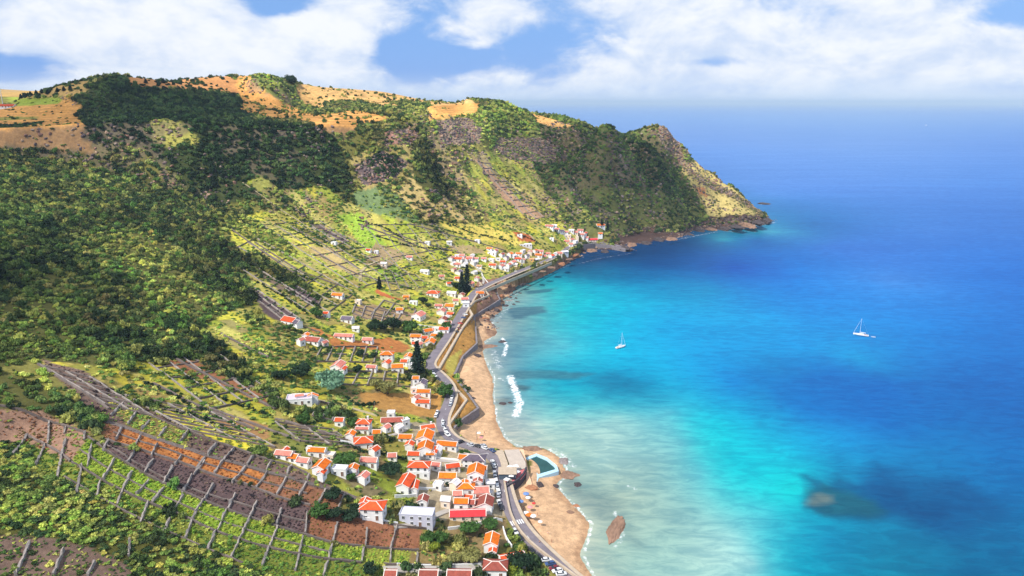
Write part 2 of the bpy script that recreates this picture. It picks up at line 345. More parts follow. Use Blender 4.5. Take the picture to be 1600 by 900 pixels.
def tag(o, label=None, cat=None, group=None, kind=None):
    for k, x in (('label', label), ('category', cat), ('group', group), ('kind', kind)):
        if x: o[k] = x
    return o
def mesh_obj(name, verts, faces, m=None, parent=None, smooth=False, me=None):
    if me is None:
        me = bpy.data.meshes.new(name); me.from_pydata([tuple(map(float, v)) for v in verts], [], [tuple(map(int, f)) for f in faces]); me.update()
        if smooth: me.polygons.foreach_set('use_smooth', [True] * len(me.polygons))
        if m: 
            for q in (m if isinstance(m, (list, tuple)) else [m]): me.materials.append(q)
    o = bpy.data.objects.new(name, me); COL.objects.link(o)
    if parent: o.parent = parent
    return o
def empty(name, loc, rz=0.0):
    o = bpy.data.objects.new(name, None); COL.objects.link(o); o.location = tuple(float(c) for c in loc); o.rotation_euler = (0, 0, rz); o.empty_display_size = 1
    return o
class MB:
    """collects vertices and faces of one mesh"""
    def __init__(s): s.v = []; s.f = []
    def add(s, v, f):
        k = len(s.v); s.v += [tuple(x) for x in v]; s.f += [tuple(i + k for i in q) for q in f]; return s
    def box(s, x0, x1, y0, y1, z0, z1):
        return s.add([(x0,y0,z0),(x1,y0,z0),(x1,y1,z0),(x0,y1,z0),(x0,y0,z1),(x1,y0,z1),(x1,y1,z1),(x0,y1,z1)],
                     [(0,3,2,1),(4,5,6,7),(0,1,5,4),(1,2,6,5),(2,3,7,6),(3,0,4,7)])
    def prism(s, poly, z0, z1):
        n = len(poly)
        return s.add([(x, y, z0) for x, y in poly] + [(x, y, z1) for x, y in poly],
                     [tuple(range(n))[::-1], tuple(range(n, 2 * n))] + [(i, (i + 1) % n, n + (i + 1) % n, n + i) for i in range(n)])
    def tube(s, a, b, r0, r1, n=8):
        a = Vector(a); b = Vector(b); d = (b - a).normalized(); u = d.orthogonal().normalized(); w_ = d.cross(u)
        vs = []
        for c, r in ((a, r0), (b, r1)):
            for i in range(n):
                q = 2 * math.pi * i / n; vs.append(tuple(c + (u * math.cos(q) + w_ * math.sin(q)) * r))
        return s.add(vs, [(i, (i + 1) % n, n + (i + 1) % n, n + i) for i in range(n)] + [tuple(range(n))[::-1], tuple(range(n, 2 * n))])
    def build(s, name, m=None, parent=None, smooth=False): return mesh_obj(name, s.v, s.f, m, parent, smooth)

# ---------------------------------------------------------------- land cover, by survey outline: (outline, soil colour, bushes, tints, size)
T_DARK = [srgb(30, 48, 24), srgb(44, 66, 30), srgb(24, 40, 22), srgb(60, 78, 34)]
T_MID = [srgb(64, 84, 32), srgb(92, 106, 40), srgb(50, 66, 30), srgb(118, 120, 50), srgb(42, 58, 28)]
T_SUN = [srgb(112, 134, 44), srgb(146, 150, 54), srgb(82, 110, 40), srgb(168, 160, 72), srgb(58, 88, 34)]
T_OLIVE = [srgb(122, 116, 60), srgb(92, 96, 46), srgb(150, 136, 80), srgb(60, 78, 36)]
T_BLUE = [srgb(74, 116, 82), srgb(98, 138, 100), srgb(58, 96, 64)]
T_PURP = [srgb(86, 70, 72), srgb(112, 94, 90), srgb(70, 58, 60), srgb(134, 112, 96)]; T_RUST = [srgb(186, 120, 64), srgb(164, 98, 56), srgb(150, 90, 56), srgb(196, 140, 70)]; T_UMB = [srgb(134, 92, 66), srgb(110, 76, 62), srgb(160, 112, 76), srgb(124, 112, 58)]
T_LIME = [srgb(150, 180, 34), srgb(172, 188, 50), srgb(118, 152, 34)]
_g = lambda T, k: [tuple(min(.6, (c * .86 + .14 * sum(q) / 3) * k) for c in q) for q in T]
T_DARK, T_MID, T_SUN, T_OLIVE, T_BLUE, T_LIME = _g(T_DARK, 2.45), _g(T_MID, 2.35), _g(T_SUN, 1.75), _g(T_OLIVE, 1.7), _g(T_BLUE, 1.5), _g(T_LIME, 1.0)
ORANGE = srgb(205, 150, 84); TAN = srgb(196, 172, 112); BROWN = srgb(132, 98, 76); PURP = srgb(98, 82, 84); OCHRE = srgb(178, 116, 66); GRASS = srgb(160, 166, 60)
LIME = srgb(128, 148, 52); YELL = srgb(204, 192, 62); ROCKC = srgb(126, 110, 96); SAND = srgb(214, 176, 140); DUN = srgb(150, 122, 70); DKSOIL = srgb(84, 84, 44); RED = srgb(182, 104, 64)
LAND = [
 # wild slopes
 ([(-300,-200),(1900,-200),(1900,1200),(-300,1200)], srgb(116, 112, 58), .80, T_MID + T_OLIVE[:2], (.8, 3.0)),
 ([(-200,240),(60,228),(150,240),(300,300),(380,420),(400,560),(300,560),(160,640),(60,560),(-200,620)], DKSOIL, .92, T_MID + T_OLIVE[1:2] + T_SUN[2:3] + T_DARK[:2], (.8, 2.9)),
 ([(-200,330),(80,330),(170,420),(230,530),(160,640),(60,560),(-200,620)], DKSOIL, .95, T_DARK + T_MID + T_OLIVE[:1], (.8, 2.9)),
 ([(110,150),(180,118),(250,140),(370,150),(400,190),(520,200),(545,300),(420,300),(330,330),(230,230),(120,215)], srgb(64, 72, 40), .97, T_DARK + T_MID[2:3], (1.2, 3.4)),
 ([(232,190),(262,186),(296,200),(316,226),(268,232),(246,222)], srgb(170, 164, 84), .5, T_SUN + T_OLIVE[:2], (.8, 2.2)),
 ([(380,285),(400,275),(560,400),(700,450),(690,470),(520,400)], GRASS, .25, T_SUN, (1.2, 2.0)),
 ([(540,250),(600,215),(660,200),(700,240),(760,300),(760,345),(640,330),(560,300)], srgb(168, 150, 92), .55, T_SUN + T_OLIVE, (1.3, 2.8)),
 ([(620,300),(660,265),(720,300),(740,345),(660,345)], TAN, .28, T_SUN + T_OLIVE, (1.2, 2.2)),
 ([(660,190),(680,165),(695,190),(670,240),(700,290),(680,320),(645,270),(640,210)], DKSOIL, .9, T_MID, (1.5, 3.2)),
 ([(735,240),(800,235),(850,265),(890,330),(900,350),(850,360),(760,345),(742,290)], srgb(176, 164, 92), .26, T_SUN + T_OLIVE, (1.0, 2.2), True),
 ([(545,300),(600,290),(640,320),(660,350),(600,350),(560,340)], srgb(110, 128, 84), .5, T_BLUE + T_SUN, (1.3, 2.4)),
 # headland
 ([(820,190),(900,190),(1050,205),(1080,270),(1095,320),(1040,360),(900,370),(850,300),(830,250)], srgb(104, 96, 66), .8, T_DARK + T_MID[:3] + T_OLIVE[1:2], (.8, 2.8)),
 ([(860,300),(960,290),(1080,310),(1100,350),(1000,365),(900,372)], srgb(104, 106, 60), .5, T_MID, (1.2, 2.4)),
 ([(1065,262),(1090,250),(1195,335),(1180,345),(1110,350),(1092,310)], srgb(186, 168, 106), .16, T_OLIVE, (1.0, 1.8)),
 ([(1090,292),(1108,290),(1110,306),(1094,304)], srgb(176, 122, 82), .1, T_OLIVE, (1, 1.6)),
 ([(1030,195),(1055,200),(1075,255),(1130,290),(1200,335),(1190,335),(1120,295),(1080,270),(1045,240),(1030,215)], srgb(140, 122, 90), .4, T_OLIVE, (1, 2)),
 ([(780,215),(830,205),(870,230),(865,255),(800,250),(775,235)], ROCKC, .3, T_MID, (1.2, 2.2)),
 ([(680,190),(740,183),(756,200),(750,226),(690,226)], ROCKC, .22, T_MID, (1.2, 2.2)),
 ([(600,205),(650,200),(650,225),(600,228)], srgb(150, 112, 100), .25, T_MID, (1.2, 2.2)),
 ([(545,260),(600,235),(640,255),(620,280),(560,290)], srgb(104, 88, 88), .5, T_DARK, (1.2, 2.4)),
 ([(735,185),(785,150),(830,180),(850,215),(780,215),(752,200)], srgb(110, 116, 62), .8, T_MID + T_SUN[:3], (1.5, 3.2)),
 # fields of the plateau
 ([(-100,172),(60,162),(100,150),(130,165),(118,180),(132,190),(128,215),(152,236),(60,233),(-100,224)], ORANGE, .02, T_MID, (1, 2)),
 ([(-100,186),(60,182),(60,186),(-100,192)], srgb(150, 140, 70), .1, T_MID, (1, 2)), ([(-100,197),(30,195),(70,190),(70,193),(30,199),(-100,203)], BROWN, .5, T_DARK, (1, 2)),
 ([(10,152),(98,152),(94,162),(20,166)], srgb(150, 164, 62), .02, T_MID, (1, 2)), ([(-60,150),(30,120),(140,110),(135,148),(40,152)], srgb(186, 152, 92), .10, T_DARK, (1.5, 3)),
 ([(200,134),(200,100),(345,100),(372,132),(378,148),(345,144),(290,142),(240,138)], srgb(196, 140, 88), .05, T_DARK, (1.5, 3)),
 ([(365,133),(375,110),(395,112),(440,158),(492,180),(484,193),(420,186),(378,174),(376,150)], ORANGE, .04, T_MID, (1, 2.4)),
 ([(395,100),(440,122),(500,164),(480,176),(430,152),(392,126)], srgb(110, 116, 62), .75, T_MID + T_SUN[:2], (1.5, 3.2)),
 ([(462,140),(480,110),(600,120),(700,140),(740,158),(745,166),(668,166),(600,168),(500,170),(470,160)], srgb(206, 164, 104), .03, T_MID, (1, 2.4)),
 ([(505,160),(560,158),(612,172),(610,182),(560,172),(510,168)], srgb(110, 116, 62), .85, T_MID, (1.5, 3)),
 ([(480,182),(560,172),(612,184),(560,196),(540,212),(510,205),(486,192)], ORANGE, .03, T_MID, (1, 2.4)),
 ([(610,160),(625,158),(668,162),(680,172),(640,172)], srgb(110, 116, 62), .8, T_MID, (1.5, 3)),
 ([(668,166),(752,160),(742,176),(692,188),(668,190)], ORANGE, .01, T_MID, (1, 2)),
 ([(825,176),(842,180),(905,195),(870,200),(842,192)], srgb(210, 160, 98), .03, T_MID, (1, 2)),
 ([(846,178),(900,181),(960,192),(1020,202),(1010,210),(930,205),(880,192)], srgb(100, 108, 60), .8, T_MID, (1.5, 3)),
 # terraces of the middle slope
 ([(345,345),(420,330),(480,320),(545,320),(640,350),(760,345),(900,350),(905,380),(880,395),(760,440),(700,500),(640,580),(560,640),(420,600),(330,520),(400,460)], srgb(182, 178, 78), .18, T_SUN + T_MID[:2], (.8, 1.8), True),
 ([(375,398),(396,392),(440,420),(505,468),(492,482),(430,446),(385,425)], srgb(120, 116, 58), .75, T_MID, (.8, 2.4)), ([(345,340),(366,332),(420,362),(476,398),(458,410),(400,380),(350,362)], srgb(120, 116, 58), .7, T_MID, (.8, 2.4)),
 ([(385,500),(408,490),(450,520),(492,548),(470,560),(420,535)], srgb(120, 116, 58), .7, T_MID + T_SUN[:1], (.8, 2.4)), ([(400,300),(420,292),(480,330),(530,362),(512,368),(450,335)], srgb(120, 116, 58), .7, T_MID, (.8, 2.4)),
 ([(430,300),(500,290),(560,330),(560,400),(480,340)], srgb(168, 160, 84), .45, T_SUN, (1, 2), True),
 ([(520,335),(560,330),(620,400),(640,440),(610,440)], srgb(140, 166, 60), .3, T_SUN, (.9, 1.8)), ([(680,345),(760,352),(820,375),(800,384),(720,368)], srgb(206, 186, 92), .15, T_SUN, (.9, 1.6)),
 ([(480,350),(500,352),(545,378),(530,380)], PURP, .08, T_SUN, (.8, 1.4)), ([(375,450),(390,447),(470,500),(455,508),(420,490)], PURP, .03, T_SUN, (.8, 1.4)), ([(445,452),(460,446),(500,470),(495,482)], PURP, .03, T_SUN, (.8, 1.4)),
 ([(395,425),(410,425),(450,450),(440,455)], srgb(130, 112, 96), .06, T_SUN, (.8, 1.4)),
 ([(560,480),(590,475),(650,490),(640,510),(590,500),(540,500)], srgb(158, 134, 100), .06, T_SUN, (.8, 1.4)), ([(590,450),(640,470),(600,462)], RED, .02, T_SUN, (.8, 1)),
 ([(505,520),(540,535),(600,528),(640,540),(630,552),(560,545),(515,545)], OCHRE, .03, T_SUN, (.8, 1.4)), ([(480,510),(510,515),(505,530),(485,525)], OCHRE, .04, T_SUN, (.8, 1.4)),
 ([(490,385),(530,390),(545,410),(570,420),(560,430),(500,400)], srgb(170, 150, 100), .1, T_SUN, (.8, 1.4)), ([(795,362),(830,366),(840,378),(805,376)], RED, .02, T_SUN, (.8, 1)),
 ([(590,380),(640,400),(610,420),(570,410)], srgb(150, 130, 98), .1, T_SUN, (.8, 1.4)), ([(710,385),(745,383),(760,396),(715,398)], srgb(164, 144, 104), .06, T_SUN, (.8, 1.2)),
 ([(745,250),(752,250),(800,300),(850,340),(838,345),(790,310)], srgb(176, 140, 112), .05, T_SUN, (.8, 1.2)),
 # lower scrub and gardens between terraces and village
 ([(380,520),(430,500),(500,540),(520,580),(500,610),(560,620),(570,640),(480,640),(400,600)], srgb(168, 160, 66), .42, T_SUN + T_MID[:2] + T_OLIVE[:1], (.8, 2.0), True),
 ([(40,560),(140,570),(330,600),(420,640),(500,660),(560,650),(560,700),(430,700),(330,690),(220,620),(140,600)], srgb(160, 146, 68), .34, T_SUN + T_OLIVE, (.9, 1.8), True),
 ([(200,560),(330,580),(430,640),(420,660),(320,620),(220,590)], srgb(164, 158, 56), .4, T_SUN, (.9, 1.7)),
 ([(180,650),(280,640),(420,690),(440,715),(330,690),(240,680)], YELL, .3, T_SUN, (.8, 1.5)), ([(330,640),(420,665),(500,700),(480,715),(420,690),(340,665)], srgb(168, 128, 84), .14, T_SUN, (.8, 1.5)),
 ([(240,560),(300,560),(420,620),(430,640),(340,600)], srgb(150, 102, 72), .2, T_SUN, (.8, 1.5)),
 ([(540,600),(600,590),(680,600),(690,660),(640,690),(560,680)], srgb(152, 140, 74), .12, T_SUN, (.8, 1.5), True),
 ([(560,615),(690,615),(690,655),(620,645),(570,635)], srgb(176, 132, 74), .0, T_SUN, (.8, 1.5)),
 ([(420,655),(520,690),(660,720),(740,690),(770,720),(770,800),(640,790),(560,780),(480,745),(425,735)], srgb(132, 130, 70), .22, T_SUN + T_MID, (.7, 1.4), True),
 ([(640,660),(700,660),(770,700),(790,760),(790,810),(700,815),(640,810),(660,740)], srgb(160, 146, 122), .04, T_SUN, (.6, 1.2)),
 ([(600,690),(690,690),(700,715),(600,712)], srgb(142, 134, 64), .2, T_SUN, (.6, 1.2)),
 ([(470,690),(560,690),(640,720),(640,790),(560,775),(490,740)], srgb(126, 122, 66), .3, T_MID + T_SUN[:2], (.6, 1.4), True),
 # the big walled vineyard on the apron
 ([(-60,640),(60,640),(140,675),(137,700),(110,725),(40,690),(-60,700)], srgb(150, 118, 100), .1, T_UMB + T_SUN[:1], (.6, 1.2)),
 ([(60,560),(130,580),(200,625),(300,672),(425,722),(482,742),(560,778),(560,785),(420,740),(277,698),(150,656)], srgb(112, 92, 84), .16, T_PURP + T_SUN[:2], (.6, 1.1)),
 ([(170,628),(200,630),(300,680),(290,700),(240,684),(200,668)], srgb(126, 112, 66), .4, T_SUN, (.6, 1.1)),
 ([(150,656),(187,666),(277,698),(420,740),(475,755),(540,773),(530,800),(485,790),(440,780),(393,760),(333,743),(283,723),(213,702),(165,688)], srgb(140, 98, 74), .05, T_UMB, (.6, 1)),
 ([(187,667),(277,699),(400,731),(415,742),(400,760),(333,742),(283,722),(213,701),(183,690)], OCHRE, .03, T_RUST, (.5, .9)),
 ([(165,690),(213,703),(283,724),(333,744),(393,761),(440,781),(485,791),(480,835),(430,821),(352,795),(287,769),(230,742),(167,706)], srgb(98, 80, 80), .05, T_PURP, (.5, .9)),
 ([(485,790),(560,800),(660,830),(655,862),(570,855),(522,850),(478,836)], srgb(142, 96, 72), .05, T_UMB, (.5, .9)),
 ([(137,684),(167,707),(230,743),(287,770),(353,797),(430,822),(475,836),(522,851),(570,856),(700,862),(700,885),(565,880),(512,875),(462,866),(400,852),(333,830),(277,803),(233,787),(160,752),(112,723)], LIME, .75, T_LIME, (.55, 1.0)),
 ([(570,856),(700,862),(700,885),(565,880)], srgb(136, 140, 62), .4, T_LIME, (.5, .9)),
 ([(40,690),(110,723),(160,752),(233,787),(333,830),(400,852),(512,875),(620,890),(560,960),(300,960),(200,860),(60,760)], srgb(116, 124, 52), .6, T_SUN[:3] + T_LIME[2:] + T_MID[:1], (.6, 1.2)),
 ([(640,862),(700,858),(760,862),(760,880),(640,884)], srgb(140, 120, 78), .25, T_SUN, (.6, 1.2)), ([(700,810),(790,806),(800,850),(750,860),(690,830)], srgb(140, 120, 84), .2, T_MID, (.6, 1.2)),
 ([(-60,690),(40,690),(60,740),(170,770),(280,840),(420,900),(420,960),(-60,960)], srgb(84, 84, 40), .97, T_MID + T_SUN[:3] + T_DARK[:2], (.8, 1.9)),
 ([(-60,840),(30,835),(110,845),(200,880),(240,960),(-60,960)], srgb(112, 92, 82), .2, T_SUN + T_MID, (.6, 1.2)),
 ([(-60,560),(60,600),(160,650),(160,672),(60,640),(-60,636)], DKSOIL, .97, T_DARK + T_MID[:2], (1.2, 2.6)),
 # embankment and shore
 ([(745,440),(790,445),(785,470),(745,500),(745,540),(725,560),(710,590),(750,640),(720,662),(700,672),(690,655),(712,615),(670,572),(735,465)], srgb(178, 132, 72), .03, T_OLIVE, (.4, .8)),
 ([(700,560),(722,545),(710,585),(695,590)], srgb(186, 170, 82), .05, T_OLIVE, (.4, .8)),
 ([(745,438),(800,432),(850,418),(900,395),(915,405),(850,432),(800,470),(790,485),(745,500)], srgb(142, 108, 92), .05, T_OLIVE, (.5, 1)),
 ([(790,442),(845,424),(835,436),(795,450)], srgb(84, 110, 46), .95, T_MID, (1.2, 2)),
]
def classify(x, y, z):
    u, v = proj(x, y, z); rgn = FPX / np.maximum(y * CP - (z - CAM_H) * SP, 1)
    j1 = (fbm(x, y, 14, 3, 40) * 2.4 + fbm(x, y, 60, 3, 41) * 9) * rgn; j2 = (fbm(x, y, 14, 3, 50) * 1.6 + fbm(x, y, 60, 3, 51) * 3) * rgn
    near = np.clip((v - 520) / 120, 0, 1); near = np.maximum(near, (u > 640) & (v > 390)); near = np.maximum(near, np.clip((235 - v) / 25, 0, .6)); j1 = j1 * (1 - .93 * near); j2 = j2 * (1 - .93 * near)
    k = np.zeros(x.shape, int)
    for i, L in enumerate(LAND): k[inpoly(u + j1, v + j2, L[0])] = i
    return k
cls = classify(MX, MY, GROUND)
soil = np.array([L[1] for L in LAND])[cls] * 1.12
# patchwork of small plots on the terraces: each plot has its own crop or fallow
plotted = np.array([len(L) > 5 for L in LAND])[cls]
_p = (MX * .86 - MY * .50) / 19 + .35 * fbm(MX, MY, 60, 2, 61); _q = (MX * .50 + MY * .86) / 9.5 + .5 * fbm(MX, MY, 50, 2, 62); _r = np.floor(_q); _p = _p + 7.3 * _hash(_r, _r * 0, 5)
hs = _hash(np.floor(_p), _r, 9); pal = np.array([YELL, GRASS, srgb(172, 158, 92), srgb(150, 172, 50), srgb(150, 118, 92), srgb(196, 184, 112), srgb(120, 128, 58), srgb(128, 110, 98)])
pc = pal[np.minimum((hs * 8).astype(int), 7)]; edge = np.minimum(np.minimum(_q - _r, 1 - _q + _r) * 9.5, np.minimum(_p % 1, 1 - _p % 1) * 19)
pc = pc * np.where(edge < .9, .55, 1)[..., None]
soil = np.where(plotted[..., None], soil * .42 + pc * .58, soil)
field = (np.array([L[2] <= .06 for L in LAND])[cls] & (GROUND > 135))
soil = np.where(field[..., None], soil * (1 + .16 * np.sin(GROUND * 2.6 + 3 * fbm(MX, MY, 50, 2, 63)) + .22 * fbm(MX, MY, 24, 4, 64))[..., None], soil)
is_sand = beach & (GROUND < 4.2)
u_, v_ = proj(MX, MY, GROUND)
sandy = np.array(SAND) * (1 + .08 * fbm(MX, MY, 16, 4, 60))[..., None]
wet = np.clip(1.0 - (GROUND - .25 - .25 * fbm(MX, MY, 12, 3, 65)) / .35, 0, 1)[..., None]
sandy = sandy * (1 - .34 * wet * np.array([.9, 1, 1.05]))
rk = np.clip((fbm(MX, MY, 11, 4, 70) + .12) * 4, 0, 1)[..., None]
rocks_zone = inpoly(u_, v_, [(735,545),(800,520),(800,470),(930,400),(900,395),(740,440),(735,500)])[..., None]
sandy = np.where(rocks_zone, sandy * (1 - rk * .75) + np.array(srgb(120, 92, 82)) * rk * .75, sandy)
soil = np.where(is_sand[..., None], sandy, soil)
hl = (MX > 85) & (GROUND < 5 + 9 * np.clip((MX - 120) / 120, 0, 1) * (1 + .8 * fbm(MX, MY, 30, 3, 80))) & ~is_sand
soil = np.where(hl[..., None], np.array(srgb(84, 66, 62)), soil)
slo = np.hypot(np.gradient(GROUND, GX, axis=0), np.gradient(GROUND, GY, axis=1))
cr = np.clip((slo - 1.0) / .4, 0, 1) * (GROUND > 30) * .6 * (fbm(MX, MY, 40, 3, 33) > .1)
soil = soil * (1 - cr[..., None]) + np.array(ROCKC) * cr[..., None]
soil = soil * (1 + .16 * fbm(MX, MY, 9, 4, 90) + .10 * fbm(MX, MY, 45, 3, 91))[..., None]
soil = soil * (1 + .28 * GULN * ~is_sand)[..., None]  # dry ridges paler, gullies darker: relief shading put into the soil colour
soil = np.clip(soil, .01, .9)

def land_material():
    m = bpy.data.materials.new('soil_and_grass'); m.use_nodes = True; t = NT(m.node_tree); p = m.node_tree.nodes['Principled BSDF']
    a = t.n('ShaderNodeAttribute'); a.attribute_name = 'soil'
    g = t.n('ShaderNodeNewGeometry'); v = g.outputs['Position']
    n1 = t.noise(v, .35, 6, .65); n2 = t.noise(v, 1.7, 4, .6); n3 = t.noise(v, .06, 4, .6)
    f = t.math('ADD', t.math('MULTIPLY', n1, .5), t.math('ADD', t.math('MULTIPLY', n2, .3), t.math('MULTIPLY', n3, .2)))
    c = t.mix(1.0, a.outputs['Color'], t.mix(t.ramp(f, .34, .68), (.62, .60, .58), (1.22, 1.2, 1.12)), 'MULTIPLY')
    t.l(c, p.inputs['Base Color']); p.inputs['Roughness'].default_value = .95; p.inputs['Specular IOR Level'].default_value = .1
    b = t.n('ShaderNodeBump'); b.inputs['Strength'].default_value = .7; b.inputs['Distance'].default_value = .8
    t.l(f, b.inputs['Height']); t.l(b.outputs[0], p.inputs['Normal'])
    return m
LANDM = land_material()
NXg, NYg = MX.shape
idx = np.arange(NXg * NYg).reshape(NXg, NYg)
quads = np.stack([idx[:-1, :-1], idx[1:, :-1], idx[1:, 1:], idx[:-1, 1:]], -1).reshape(-1, 4)
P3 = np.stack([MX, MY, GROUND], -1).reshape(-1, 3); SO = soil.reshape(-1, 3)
qb = is_sand.reshape(-1)[quads].sum(1) >= 3
deep = (GROUND.reshape(-1)[quads].max(1) < -8)
def sheet(name, qs):
    used = np.unique(qs); remap = np.full(len(P3), -1); remap[used] = np.arange(len(used)); q = remap[qs]
    me = bpy.data.meshes.new(name); me.vertices.add(len(used)); me.vertices.foreach_set('co', P3[used].ravel())
    me.loops.add(q.size); me.loops.foreach_set('vertex_index', q.ravel().astype(np.int32))
    me.polygons.add(len(q)); me.polygons.foreach_set('loop_start', np.arange(0, q.size, 4, dtype=np.int32)); 
    me.polygons.foreach_set('use_smooth', np.ones(len(q), bool)); me.update(calc_edges=True)
    ca = me.color_attributes.new('soil', 'FLOAT_COLOR', 'POINT'); ca.data.foreach_set('color', np.c_[SO[used], np.ones(len(used))].ravel().astype(np.float32))
    me.materials.append(LANDM); me.validate()
    o = bpy.data.objects.new(name, me); COL.objects.link(o); return tag(o, kind='structure')
tag(sheet('hillside', quads[~qb & ~deep]), 'green terraced hillside, cliffs and plateau around the bay')
tag(sheet('beach', quads[qb & ~deep]), 'orange sand beach along the foot of the sea wall')

# ---------------------------------------------------------------- sea
SEA_PTS = [  # (u, v, colour of the water there, paled towards the horizon as painted haze)
 (860,700,(178,214,196)),(830,660,(196,222,208)),(800,640,(150,186,190)),(780,600,(120,160,172)),(790,560,(120,160,172)),(800,540,(110,160,172)),(820,500,(120,180,182)),(850,470,(110,196,200)),(830,450,(110,180,180)),(880,440,(60,190,206)),
 (900,420,(10,110,150)),(930,400,(8,86,132)),(1000,390,(6,84,136)),(1050,380,(6,84,136)),(1100,365,(20,110,160)),(1130,372,(60,170,196)),(1200,360,(80,180,205)),(1260,350,(40,120,190)),(1180,375,(20,110,180)),
 (950,410,(10,100,150)),(1020,410,(8,96,160)),(940,450,(10,184,214)),(1000,470,(20,190,226)),(900,480,(60,200,216)),(950,500,(40,190,222)),(1050,500,(40,170,225)),(1100,450,(10,120,205)),(1150,420,(8,96,190)),
 (880,540,(90,200,214)),(960,560,(60,186,222)),(1040,570,(40,176,222)),(880,600,(60,170,196)),(960,590,(40,150,190)),(1000,602,(40,150,190)),(900,650,(150,208,206)),(960,650,(146,210,208)),(1040,640,(90,198,214)),
 (870,760,(130,172,170)),(900,700,(176,214,200)),(940,720,(180,218,206)),(980,780,(186,214,196)),(920,780,(150,182,172)),(960,860,(180,216,200)),(1000,890,(172,218,206)),(1050,850,(170,218,208)),(1080,800,(152,214,210)),(1020,740,(166,214,206)),(1100,740,(104,206,210)),(1060,690,(110,204,210)),(1000,690,(150,212,208)),(1100,880,(176,218,206)),
 (1120,660,(10,186,218)),(1160,720,(10,184,214)),(1230,700,(10,170,216)),(1240,760,(40,190,210)),(1200,800,(70,196,208)),(1150,840,(150,216,212)),(1180,880,(150,214,212)),(1260,880,(30,150,190)),(1300,840,(10,130,180)),
 (1150,600,(6,130,210)),(1220,580,(6,110,200)),(1200,620,(4,118,200)),(1300,600,(4,100,196)),(1250,640,(6,130,206)),(1330,680,(10,130,206)),(1250,540,(10,140,222)),(1340,560,(10,120,212)),(1200,500,(20,150,228)),(1300,480,(30,130,224)),
 (1400,620,(4,90,190)),(1500,600,(4,84,186)),(1590,640,(6,84,184)),(1450,700,(10,96,186)),(1550,720,(8,92,184)),(1590,820,(6,84,160)),(1480,860,(6,90,156)),(1380,850,(6,100,164)),(1400,890,(8,104,164)),(1590,900,(6,76,146)),
 (1450,520,(34,124,218)),(1590,520,(30,110,206)),(1400,440,(70,146,230)),(1590,430,(50,120,214)),(1250,420,(50,130,220)),(1300,380,(60,126,216)),(1450,360,(70,136,224)),(1590,340,(64,126,214)),
 (1200,300,(96,156,236)),(1300,300,(88,148,234)),(1500,280,(92,152,236)),(1100,240,(116,168,244)),(1300,230,(122,170,244)),(1590,230,(104,156,236)),(1000,185,(134,180,246)),(1200,190,(138,182,246)),(1500,190,(126,172,240)),(850,172,(168,202,248)),(1200,168,(172,204,248)),(1590,168,(166,198,246)),(1000,162,(194,216,248)),(1400,162,(192,214,248))]
sp = np.array([at(u, v)[:2] for u, v, c in SEA_PTS]); scol = np.array([srgb(c[0] * (.4 if v > 390 and c[0] < 70 else 1), min(255, c[1] * (1.16 if c[0] < 14 and c[1] < 126 and v > 420 else 1.0) * (1.09 if u > 1080 and v > 420 and c[0] < 45 else 1)), c[2]) for u, v, c in SEA_PTS]) * np.array([.80 if v > 735 and u < 1090 else .94 if v > 620 and u < 1090 else 1 for u, v, c in SEA_PTS])[:, None]
_ct = CAM_H / np.sqrt(CAM_H ** 2 + (sp ** 2).sum(1)); _fr = (.02 + .98 * (1 - _ct) ** 5)[:, None]      # mirrored sky taken off; the water's own colour and painted far haze remain
scol = np.maximum(scol - .22 * _fr * np.array([.25, .48, .85]), np.array([.002, .06, .16]) * .5) / 1.55
def polar(x, y): return np.stack([np.arctan2(x, y), .62 * np.log(np.hypot(x, y))], -1)
spp = polar(sp[:, 0], sp[:, 1])
K = np.linalg.norm(spp[:, None] - spp[None], axis=-1); n_ = len(spp)
A = np.zeros((n_ + 1, n_ + 1)); A[:n_, :n_] = K + 1e-3 * np.eye(n_); A[n_, :n_] = 1; A[:n_, n_] = 1
scf = np.linalg.solve(A, np.vstack([np.log(scol + .004), np.zeros(3)]))
az_f = np.r_[np.linspace(-180, -42, 24), np.linspace(-42, 42, 460)[1:], np.linspace(42, 180, 24)[1:]]
rr = np.r_[np.geomspace(60, 225, 40), np.geomspace(225, 900, 400)[1:], np.geomspace(900, 1500, 60)[1:], np.geomspace(1500, 90000, 120)[1:]]
SA, SR = np.meshgrid(np.radians(az_f), rr, indexing='ij'); SX = SR * np.sin(SA); SY = SR * np.cos(SA)
inview = np.clip(SA, -.5, .66)
q = np.stack([inview, .62 * np.log(np.clip(SR, 200, 9000))], -1).reshape(-1, 2)
wx = fbm(SX, SY, 60, 4, 100); wy = fbm(SX, SY, 60, 4, 110)
q = q + np.stack([wx, wy], -1).reshape(-1, 2) * .016
o = np.tile(scf[n_], (len(q), 1))
for i in range(n_): o = o + np.linalg.norm(q - spp[i], axis=1)[:, None] * scf[i]
seac = np.clip(np.exp(o) - .004, 0.001, .95).reshape(SX.shape + (3,))
su, sv = proj(SX, SY, np.zeros_like(SX))
ju = 9 * fbm(SX, SY, 14, 4, 120); jv = 6 * fbm(SX, SY, 14, 4, 130)
def softpoly(poly, soft_m):
    pts = np.array([at(u, v)[:2] for u, v in poly]); m = inpoly(SX, SY, pts)
    d, _ = segdist(SX[:, :490], SY[:, :490], pts, True); dd = np.full(SX.shape, 1e6); dd[:, :490] = d
    return np.clip(.5 + np.where(m, dd, -dd) / soft_m + .62 * fbm(SX, SY, soft_m * 1.7, 5, 140, .62), 0, 1)
